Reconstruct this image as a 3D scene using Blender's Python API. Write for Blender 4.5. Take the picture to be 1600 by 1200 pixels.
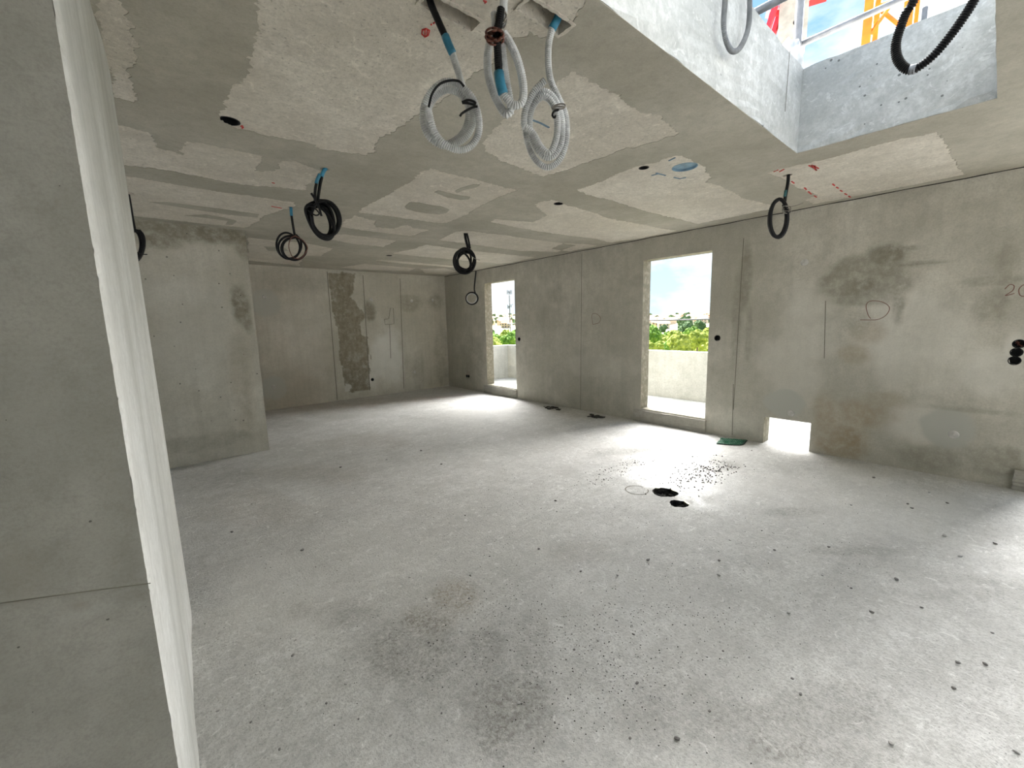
import bpy, bmesh, math, random
import numpy as np
from mathutils import Vector, Matrix
from mathutils.geometry import delaunay_2d_cdt

for o in list(bpy.data.objects): bpy.data.objects.remove(o, do_unlink=True)
scene = bpy.context.scene
COL = scene.collection
R = math.radians

# ------------------------------------------------------------------ camera
H = 2.6
CAM = (0.0, 0.0, 1.4753)
yaw, pitch, roll = 0.7066, -0.1455, -0.02383
cd = bpy.data.cameras.new('camera'); cam = bpy.data.objects.new('camera', cd); COL.objects.link(cam)
cd.sensor_fit = 'HORIZONTAL'; cd.sensor_width = 36; cd.lens = 647.24*36/1600; cd.clip_start = 0.02; cd.clip_end = 4000
fw = Vector((math.sin(yaw)*math.cos(pitch), math.cos(yaw)*math.cos(pitch), math.sin(pitch)))
r0 = Vector((math.cos(yaw), -math.sin(yaw), 0)); u0 = r0.cross(fw)
rr = r0*math.cos(roll)+u0*math.sin(roll); uu = u0*math.cos(roll)-r0*math.sin(roll)
cam.matrix_world = Matrix(((rr.x, uu.x, -fw.x, CAM[0]), (rr.y, uu.y, -fw.y, CAM[1]), (rr.z, uu.z, -fw.z, CAM[2]), (0, 0, 0, 1)))
scene.camera = cam

# ------------------------------------------------------------------ world, sun, exposure
scene.view_settings.view_transform = 'Standard'
scene.view_settings.look = 'None'
scene.view_settings.gamma = 1.0
scene.view_settings.use_curve_mapping = False
scene.view_settings.exposure = 3.02
scene.cycles.max_bounces = 14; scene.cycles.diffuse_bounces = 12
world = bpy.data.worlds.new('world'); scene.world = world; world.use_nodes = True
wn = world.node_tree; wn.nodes.clear()
def wnode(t, **k):
    n = wn.nodes.new(t)
    for a, b in k.items(): setattr(n, a, b)
    return n
wo = wnode('ShaderNodeOutputWorld'); wb = wnode('ShaderNodeBackground')
tc = wnode('ShaderNodeTexCoord'); mp = wnode('ShaderNodeMapping'); mp.inputs['Scale'].default_value = (2.2, 2.2, 5.5)
nz = wnode('ShaderNodeTexNoise'); nz.inputs['Scale'].default_value = 1.6; nz.inputs['Detail'].default_value = 7; nz.inputs['Roughness'].default_value = .56
rp = wnode('ShaderNodeValToRGB'); rp.color_ramp.elements[0].position = .40; rp.color_ramp.elements[1].position = .60
sep = wnode('ShaderNodeSeparateXYZ'); gr = wnode('ShaderNodeValToRGB')
gr.color_ramp.elements[0].position = 0.0; gr.color_ramp.elements[0].color = (.38, .49, .56, 1)
gr.color_ramp.elements[1].position = .55; gr.color_ramp.elements[1].color = (.16, .31, .56, 1)
mx = wnode('ShaderNodeMix', data_type='RGBA'); mx.inputs[7].default_value = (.62, .645, .67, 1)
L = wn.links.new
L(tc.outputs['Generated'], mp.inputs['Vector']); L(mp.outputs[0], nz.inputs['Vector']); L(nz.outputs['Fac'], rp.inputs[0])
L(tc.outputs['Generated'], sep.inputs[0]); L(sep.outputs['Z'], gr.inputs[0])
L(rp.outputs[0], mx.inputs[0]); L(gr.outputs[0], mx.inputs[6]); L(mx.outputs[2], wb.inputs['Color']); L(wb.outputs[0], wo.inputs[0])
wb.inputs['Strength'].default_value = 0.29
sd = bpy.data.lights.new('sun', 'SUN'); sd.energy = 8.6; sd.angle = R(110); sd.color = (1.0, .985, .96)
sun = bpy.data.objects.new('sun', sd); COL.objects.link(sun); sun.location = (0, 0, 30)
sun.rotation_euler = Vector((-0.74, -0.66, -0.30)).to_track_quat('-Z', 'Y').to_euler()

# ------------------------------------------------------------------ measured layout (metres)
ISLANDS = [[(-0.01, 1.97), (0.023, 1.943), (0.059, 2.124), (0.078, 2.191), (0.059, 2.237), (0.084, 2.313), (0.066, 2.377), (0.08, 2.417), (0.065, 2.494), (0.062, 2.677), (0.054, 2.893), (-0.017, 2.889), (-0.022, 2.36)], [(0.397, 1.642), (0.415, 1.86), (0.438, 2.102), (0.408, 2.158), (0.44, 2.159), (0.446, 2.293), (0.408, 2.452), (0.397, 2.588), (0.388, 2.728), (0.4, 2.848), (0.428, 2.871), (0.502, 2.91), (0.579, 2.901), (0.694, 2.897), (0.872, 2.873), (0.935, 2.921), (1.135, 2.857), (1.203, 2.845), (1.231, 2.746), (1.173, 2.586), (1.191, 2.36), (1.213, 2.157), (1.236, 1.912), (1.242, 1.751), (1.249, 1.6), (1.241, 1.526), (1.218, 1.365), (1.243, 1.302), (1.312, 1.29), (1.345, 1.217), (1.331, 1.149), (1.31, 1.092), (1.213, 0.985)], [(1.568, 1.374), (1.601, 1.372), (1.745, 1.364), (1.859, 1.366), (1.918, 1.342), (1.964, 1.367), (2.108, 1.385), (2.263, 1.335), (2.317, 1.358), (2.571, 1.384), (2.555, 1.543), (2.501, 1.744), (2.497, 1.937), (2.48, 2.144), (2.445, 2.42), (2.341, 2.428), (2.101, 2.382), (1.957, 2.372), (1.791, 2.321), (1.698, 2.232), (1.636, 2.028), (1.609, 1.914), (1.596, 1.8), (1.587, 1.564)], [(1.647, 2.783), (1.846, 2.796), (2.096, 2.787), (2.497, 2.789), (2.494, 3.084), (2.549, 3.489), (2.608, 3.684), (2.609, 4.082), (2.594, 4.164), (2.395, 4.196), (2.097, 4.203), (1.678, 4.253), (1.651, 3.941), (1.675, 3.154), (1.634, 2.872)], [(1.682, 4.369), (1.909, 4.467), (1.953, 4.47), (1.987, 4.622), (2.07, 4.751), (2.257, 4.701), (2.277, 4.495), (2.304, 4.439), (2.423, 4.548), (2.636, 4.522), (2.634, 4.87), (2.603, 4.983), (2.265, 4.986), (1.75, 4.972), (1.688, 4.724)], [(1.753, 5.465), (1.916, 5.31), (2.595, 5.332), (2.645, 5.853), (2.279, 5.861), (1.856, 5.723)], [(1.014, 6.144), (1.695, 6.137), (2.095, 6.329), (2.151, 7.094), (1.957, 7.216), (2.075, 8.122), (2.192, 8.382), (1.318, 8.151)], [(2.964, 6.295), (3.041, 5.843), (3.056, 5.351), (3.433, 5.401), (4.145, 5.404), (4.654, 5.373), (5.183, 5.357), (5.252, 6.069), (5.123, 6.291), (4.014, 6.33)], [(3.028, 4.992), (2.942, 4.439), (2.986, 4.324), (3.629, 4.244), (4.0, 4.241), (4.899, 4.202), (5.111, 4.789), (4.517, 5.028), (3.846, 5.01)], [(2.977, 7.052), (3.357, 6.946), (4.563, 6.978), (4.687, 7.17), (3.472, 7.19)], [(2.814, 8.267), (3.027, 7.55), (4.086, 7.631), (4.206, 8.139), (3.213, 8.358)], [(4.185, 7.684), (4.574, 7.347), (5.074, 7.646), (5.202, 8.233), (4.653, 8.267)], [(2.993, 3.815), (2.957, 3.666), (3.385, 3.542), (3.3, 3.227), (3.054, 3.1), (2.928, 3.025), (2.898, 2.916), (2.937, 2.812), (3.119, 2.834), (3.433, 2.859), (4.022, 2.919), (4.336, 2.88), (4.628, 2.869), (5.259, 2.815), (5.293, 3.377), (5.183, 3.78), (4.757, 3.735), (4.195, 3.815), (3.736, 3.855), (3.336, 3.84)], [(4.624, 4.206), (4.917, 4.071), (5.23, 4.046), (5.244, 4.632), (4.825, 4.628)], [(2.895, 2.482), (2.902, 2.201), (2.836, 1.862), (2.885, 1.748), (2.882, 1.586), (2.914, 1.545), (3.054, 1.546), (3.266, 1.54), (3.558, 1.621), (3.634, 1.708), (3.732, 1.685), (4.032, 1.676), (4.464, 1.689), (4.887, 1.618), (5.07, 1.668), (5.072, 1.862), (5.1, 2.463), (4.802, 2.481), (4.281, 2.502), (3.934, 2.516), (3.486, 2.492), (3.198, 2.514)], [(3.819, 1.31), (3.777, 1.222), (3.837, 0.956), (3.816, 0.593), (3.86, 0.362), (4.086, 0.351), (4.533, 0.343), (5.016, 0.312), (5.22, 0.285), (5.247, 1.195), (5.224, 1.348), (4.984, 1.358), (4.888, 1.226), (4.47, 1.278), (4.116, 1.274)], [(-0.068, 3.236), (0.107, 3.253), (0.132, 3.348), (0.144, 3.485), (0.271, 3.537), (0.265, 3.394), (0.275, 3.272), (0.381, 3.247), (0.647, 3.252), (0.671, 3.287), (0.679, 3.449), (0.681, 3.583), (0.795, 3.498), (0.81, 3.41), (0.788, 3.267), (0.891, 3.232), (1.043, 3.298), (1.068, 3.602), (1.08, 3.826), (0.726, 3.948), (0.561, 3.977), (0.251, 3.92), (-0.02, 3.973), (-0.092, 3.97)], [(-0.04, 4.232), (0.281, 4.256), (0.593, 4.265), (1.104, 4.234), (1.134, 4.364), (1.033, 4.71), (0.969, 4.903), (0.983, 5.148), (0.903, 5.593), (-0.004, 5.619), (-0.071, 5.437)]]
FILL_BLOBS = [[(1.949, 3.793), (1.926, 3.648), (1.996, 3.597), (2.118, 3.606), (2.231, 3.591), (2.353, 3.642), (2.391, 3.762), (2.357, 3.862), (2.208, 3.892), (2.102, 3.893), (1.999, 3.86)], [(1.954, 3.25), (1.96, 3.193), (2.059, 3.2), (2.174, 3.2), (2.28, 3.181), (2.309, 3.248), (2.264, 3.311), (2.132, 3.317)], [(2.078, 3.117), (2.072, 3.023), (2.109, 2.891), (2.155, 2.867), (2.166, 2.949), (2.128, 3.059), (2.117, 3.152)], [(1.281, 6.682), (1.5, 6.597), (1.642, 6.87), (1.406, 7.021)], [(0.103, 4.943), (0.237, 4.865), (0.658, 4.85), (0.923, 4.861), (0.933, 5.005), (0.68, 5.047), (0.285, 4.985)], [(0.357, 5.312), (0.511, 5.167), (0.643, 5.186), (0.79, 5.282), (0.776, 5.515), (0.72, 5.528), (0.719, 5.332), (0.522, 5.31)]]
STAIN_R = [(0.908, 1.89, 0.304, 0.0, 0.0, 0.196, 0, 0.55), (0.755, 2.032, 0.147, 0.0, 0.0, 0.095, 0, 0.7), (0.996, 1.744, 0.254, 0.0, 0.0, 0.101, 0, 0.7), (0.795, 1.776, 0.292, 0.0, 0.0, 0.121, 0, 0.6), (0.912, 1.626, 0.247, 0.0, 0.0, 0.062, 0, 0.5), (0.508, 1.921, 0.189, 0.0, 0.0, 0.023, 0, 0.7), (0.639, 2.074, 0.096, 0.0, 0.0, 0.023, 0, 0.7), (1.157, 1.82, 0.118, 0.0, 0.0, 0.103, 0, 0.65), (0.63, 1.598, 0.044, 0.0, 0.0, 0.237, 0, 0.5), (0.919, 1.395, 0.1, 0.0, 0.0, 0.126, 0, 0.3), (1.987, 1.967, 0.063, 0.0, 0.0, 0.33, 0, 0.5), (2.065, 1.413, 0.051, 0.0, 0.0, 0.534, 0, 0.35), (1.916, 1.298, 0.035, 0.0, 0.0, 0.3, 0, 0.3), (0.216, 0.453, 0.158, 0.0, 0.0, 0.157, 3, 0.9), (1.503, 0.492, 0.17, 0.0, 0.0, 0.132, 3, 0.9), (0.069, 1.514, 0.121, 0.0, 0.0, 0.159, 0, 0.4), (0.107, 1.727, 0.215, 0.0, 0.0, 0.042, 0, 0.35), (0.003, 1.895, 0.068, 0.0, 0.0, 0.127, 0, 0.3), (-0.108, 0.209, 0.208, 0.0, 0.0, 0.144, 0, 0.45), (0.313, 0.149, 0.249, 0.0, 0.0, 0.109, 0, 0.35), (0.116, 0.632, 0.339, 0.0, 0.0, 0.028, 0, 0.3), (0.826, 0.497, 0.259, 0.0, 0.0, 0.17, 1, 0.75), (0.952, 0.171, 0.243, 0.0, 0.0, 0.218, 1, 0.8), (0.838, 1.3, 0.156, 0.0, 0.0, 0.106, 1, 0.45), (0.935, 1.075, 0.137, 0.0, 0.0, 0.11, 1, 0.5), (1.107, 0.35, 0.122, 0.0, 0.0, 0.346, 1, 0.6), (0.667, 0.649, 0.21, 0.0, 0.0, 0.088, 1, 0.5), (0.497, 1.301, 0.43, 0.0, 0.0, 0.528, 2, 0.35), (1.397, 1.23, 0.357, 0.0, 0.0, 0.624, 2, 0.3), (0.426, 0.465, 0.258, 0.0, 0.0, 0.207, 2, 0.35), (0.037, 0.977, 0.215, 0.0, 0.0, 0.218, 2, 0.45), (-0.104, 1.145, 0.073, 0.0, 0.0, 0.209, 2, 0.5), (0.262, 0.961, 0.356, 0.0, 0.0, 0.228, 2, 0.25), (5.002, 1.948, 0.21, 0.0, 0.0, 0.215, 0, 0.3), (5.16, 1.517, 0.391, 0.0, 0.0, 0.279, 0, 0.2), (3.386, 2.019, 0.258, 0.0, 0.0, 0.089, 0, 0.2), (4.172, 0.783, 0.775, 0.0, 0.0, 0.207, 2, 0.2), (7.537, 0.723, 0.491, 0.0, 0.0, 0.572, 0, 0.3)]
STAIN_B = [(1.583, 1.932, 0.242, 0.0, 0.0, 0.226, 3, 0.8), (1.57, 0.402, 0.207, 0.0, 0.0, 0.213, 3, 0.9), (3.468, 1.772, 0.123, 0.0, 0.0, 0.198, 0, 0.8), (4.448, 1.997, 0.282, 0.0, 0.0, 0.197, 0, 0.4), (5.087, 2.035, 0.273, 0.0, 0.0, 0.205, 0, 0.45), (5.15, 0.685, 0.211, 0.0, 0.0, 0.915, 0, 0.3), (4.546, 0.508, 0.162, 0.0, 0.0, 0.442, 0, 0.25), (3.719, 0.789, 0.432, 0.0, 0.0, 0.69, 2, 0.5), (2.228, 1.388, 0.454, 0.0, 0.0, 0.969, 2, 0.12), (1.983, 2.331, 0.752, 0.0, 0.0, 0.231, 0, 0.2), (2.886, -0.212, 1.042, 0.0, 0.0, 0.133, 1, 0.3)]
PEEL_B = [(2.711, 2.534), (3.235, 2.552), (3.173, 2.259), (3.118, 2.054), (3.253, 1.941), (3.339, 1.681), (3.247, 1.525), (3.245, 1.328), (3.388, 1.257), (3.411, 1.014), (3.385, 0.115), (2.852, 0.169), (2.822, 0.594), (2.787, 1.242), (2.744, 1.623), (2.725, 2.12)]
STAIN_S = [(0.81, 1.733, 0.088, 0.0, 0.0, 0.233, 0, 0.8), (0.84, 1.586, 0.051, 0.0, 0.0, 0.148, 0, 0.7), (0.774, 1.877, 0.062, 0.0, 0.0, 0.101, 0, 0.5), (0.435, 2.527, 0.614, 0.0, 0.0, 0.133, 0, 0.75), (0.159, 2.412, 0.205, 0.0, 0.0, 0.103, 0, 0.7), (0.001, 2.537, 0.195, 0.0, 0.0, 0.087, 0, 0.7), (0.884, 2.468, 0.088, 0.0, 0.0, 0.157, 0, 0.6), (0.733, 0.843, 0.127, 0.0, 0.0, 0.602, 1, 0.3), (0.303, 0.233, 0.519, 0.0, 0.0, 0.088, 0, 0.3), (0.319, 1.455, 0.39, 0.0, 0.0, 0.622, 2, 0.15)]
STAIN_N = [(-0.224, 1.046, 0.043, 0.0, 0.0, 0.071, 1, 0.25), (-0.091, 1.015, 0.027, 0.0, 0.0, 0.08, 0, 0.3), (-0.094, 0.946, 0.027, 0.0, 0.0, 0.016, 0, 0.7), (-0.166, 0.96, 0.008, 0.0, 0.0, 0.018, 1, 0.6), (-0.147, 0.936, 0.076, 0.0, 0.0, 0.01, 2, 0.25), (-0.171, 1.343, 0.045, 0.0, 0.0, 0.114, 2, 0.12), (-0.076, 1.726, 0.066, 0.0, 0.0, 0.133, 0, 0.15), (-0.082, 1.253, 0.035, 0.0, 0.0, 0.201, 0, 0.2)]
STAIN_LIGHT_F = [(0.74, 1.645, 0.2, -0.182, -0.091, -0.18, 0, 0.55), (1.122, 1.791, 0.099, -0.091, -0.086, -0.128, 1, 0.8), (0.914, 1.743, 0.097, -0.089, -0.047, -0.083, 1, 0.5), (1.005, 1.404, 0.066, -0.06, -0.094, -0.123, 0, 0.5), (0.884, 1.082, 0.128, -0.115, -0.142, -0.165, 0, 0.6), (1.158, 1.265, 0.065, -0.059, -0.132, -0.14, 0, 0.35), (1.363, 0.687, 0.219, -0.197, -0.154, -0.084, 0, 0.35), (1.464, 0.492, 0.173, -0.155, -0.103, -0.04, 0, 0.45), (1.766, 0.289, 0.194, -0.175, -0.19, -0.042, 0, 0.55), (1.497, 0.338, 0.146, -0.131, -0.074, -0.021, 0, 0.6), (1.648, 0.174, 0.127, -0.114, -0.079, -0.014, 0, 0.4), (0.593, 2.069, 0.149, -0.137, -0.042, -0.124, 0, 0.3), (0.833, 1.46, 0.213, -0.193, -0.097, -0.155, 0, 0.3), (0.424, 2.256, 0.046, -0.042, -0.019, -0.076, 0, 0.35), (0.494, 3.953, 0.406, -0.387, -0.088, -0.545, 1, 0.4), (1.034, 4.478, 0.438, -0.427, -0.107, -0.41, 1, 0.35), (1.863, 5.286, 0.485, -0.49, -0.171, -0.458, 1, 0.3), (0.292, 5.202, 0.301, -0.294, -0.063, -0.73, 0, 0.3), (3.974, 2.603, 0.38, -0.38, -0.142, -0.094, 0, 0.55), (4.122, 1.768, 0.269, -0.264, -0.168, -0.075, 0, 0.85), (4.044, 2.066, 0.187, -0.185, -0.133, -0.07, 0, 0.5), (3.773, 2.276, 0.188, -0.185, -0.142, -0.087, 0, 0.4), (3.55, 0.886, 0.171, -0.163, -0.097, -0.027, 0, 0.4), (3.2, 0.475, 0.258, -0.241, -0.073, -0.013, 0, 0.35), (2.612, 0.827, 0.139, -0.129, -0.131, -0.046, 0, 0.15), (1.93, 1.658, 0.182, -0.17, -0.106, -0.091, 1, 0.25), (2.177, 1.536, 0.124, -0.116, -0.067, -0.048, 0, 0.2), (3.024, 0.043, 0.216, -0.199, -0.072, -0.004, 0, 0.25), (3.367, -0.086, 0.151, -0.139, -0.051, -0.001, 0, 0.3), (2.426, -0.029, 0.233, -0.211, -0.189, -0.008, 0, 0.12), (3.3, 6.686, 1.205, -1.296, -0.375, -0.738, 0, 0.2), (1.313, 7.378, 0.452, -0.472, -0.102, -0.517, 0, 0.35), (2.136, 7.175, 0.469, -0.496, -0.1, -0.318, 0, 0.3), (3.616, 1.842, 0.382, -0.372, -0.404, -0.212, 3, 1.0), (3.998, 2.26, 0.288, -0.286, -0.233, -0.134, 3, 0.8), (3.461, 1.473, 0.231, -0.222, -0.268, -0.119, 3, 0.6), (3.735, -0.169, 0.161, -0.15, -0.252, 0.002, 3, 0.6), (4.914, 0.694, 0.368, -0.359, -0.412, -0.068, 2, 0.4), (4.092, 0.372, 0.501, -0.476, -0.56, -0.068, 2, 0.35), (4.15, 1.003, 0.466, -0.45, -0.494, -0.131, 2, 0.25), (0.365, 2.563, 0.304, -0.28, -0.095, -0.481, 2, 0.35), (0.845, 2.566, 0.371, -0.345, -0.144, -0.384, 2, 0.2), (4.243, 5.673, 0.461, -0.496, -0.5, -0.659, 2, 0.4), (1.752, 1.073, 0.388, -0.355, -0.353, -0.223, 2, 0.18)]  # dirt and wet areas, plus a skylight pool painted pale at left
GRAFF_R = [[(0.822, 1.438), (0.845, 1.475), (0.867, 1.566), (0.838, 1.607), (0.769, 1.6), (0.712, 1.567), (0.692, 1.522), (0.717, 1.462), (0.769, 1.428), (0.831, 1.425), (0.902, 1.427)], [(4.227, 1.426), (4.241, 1.578), (4.165, 1.595), (4.077, 1.533), (4.101, 1.454), (4.227, 1.426)], [(-0.003, 1.657), (-0.027, 1.692), (-0.05, 1.679), (-0.046, 1.642), (-0.011, 1.604), (-0.058, 1.619)], [(-0.091, 1.679), (-0.078, 1.65), (-0.085, 1.609), (-0.103, 1.593), (-0.127, 1.606), (-0.129, 1.656), (-0.107, 1.683), (-0.091, 1.679)]]
GRAFF_B = [[(3.786, 1.623), (3.795, 1.512), (4.001, 1.524), (4.007, 1.86), (3.938, 1.86), (3.889, 1.637), (3.786, 1.623)], [(3.897, 1.51), (3.873, 0.782)]]
JOINT_R = [[(2.031, 2.392), (2.04, 0.355)], [(2.056, 0.674), (2.038, 0.03)], [(4.451, 2.543), (4.476, -0.085)], [(1.197, 1.629), (1.166, 1.032)]]
JOINT_B = [[(2.689, 2.557), (2.674, 0.02)], [(3.39, 2.523), (3.359, 0.132)], [(4.206, 2.5), (4.136, 0.08)]]
PLUG_R = [(1.41, 2.042), (0.171, 0.396), (1.428, 0.399)]
PLUG_B = [(1.574, 2.045), (1.572, 0.425), (3.529, 2.036), (4.45, 2.025), (4.987, 2.048), (4.427, 0.43)]
RED = [[(0.923, 1.572), (0.914, 1.551), (0.922, 1.536), (0.937, 1.537), (0.946, 1.562), (0.941, 1.58), (0.923, 1.572)], [(0.922, 1.545), (0.939, 1.577)], [(0.929, 1.539), (0.942, 1.566)], [(0.925, 1.507), (0.927, 1.501)], [(0.929, 1.495), (0.93, 1.486)], [(1.009, 1.288), (1.021, 1.285), (1.019, 1.294)], [(3.816, 1.26), (3.797, 1.224)], [(3.854, 1.232), (3.818, 1.191)], [(3.882, 1.046), (3.971, 1.043), (3.882, 1.03), (4.064, 1.041), (3.914, 1.021), (4.025, 1.019)], [(4.581, 1.049), (4.661, 1.052)], [(4.721, 1.051), (4.782, 1.05)], [(4.868, 1.053), (4.932, 1.052)], [(5.028, 1.052), (5.096, 1.05)], [(5.165, 1.049), (5.235, 1.048)], [(4.203, 1.248), (4.281, 1.251)], [(4.502, 1.234), (4.583, 1.24)], [(4.666, 1.246), (4.787, 1.252)], [(4.857, 1.249), (4.954, 1.252)], [(0.828, 3.779), (0.847, 3.784)], [(0.499, 2.864), (0.506, 2.849)], [(0.508, 2.886), (0.511, 2.864)], [(0.959, 4.49), (1.047, 4.506)]]
BLUEMARK = [[(1.743, 1.811), (1.806, 1.809), (1.883, 1.818)], [(3.108, 1.892), (3.118, 1.832)], [(3.296, 1.806), (3.364, 1.793), (3.377, 1.746)], [(2.934, 1.651), (2.915, 1.593)], [(3.085, 1.84), (3.2, 1.824)]]
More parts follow.
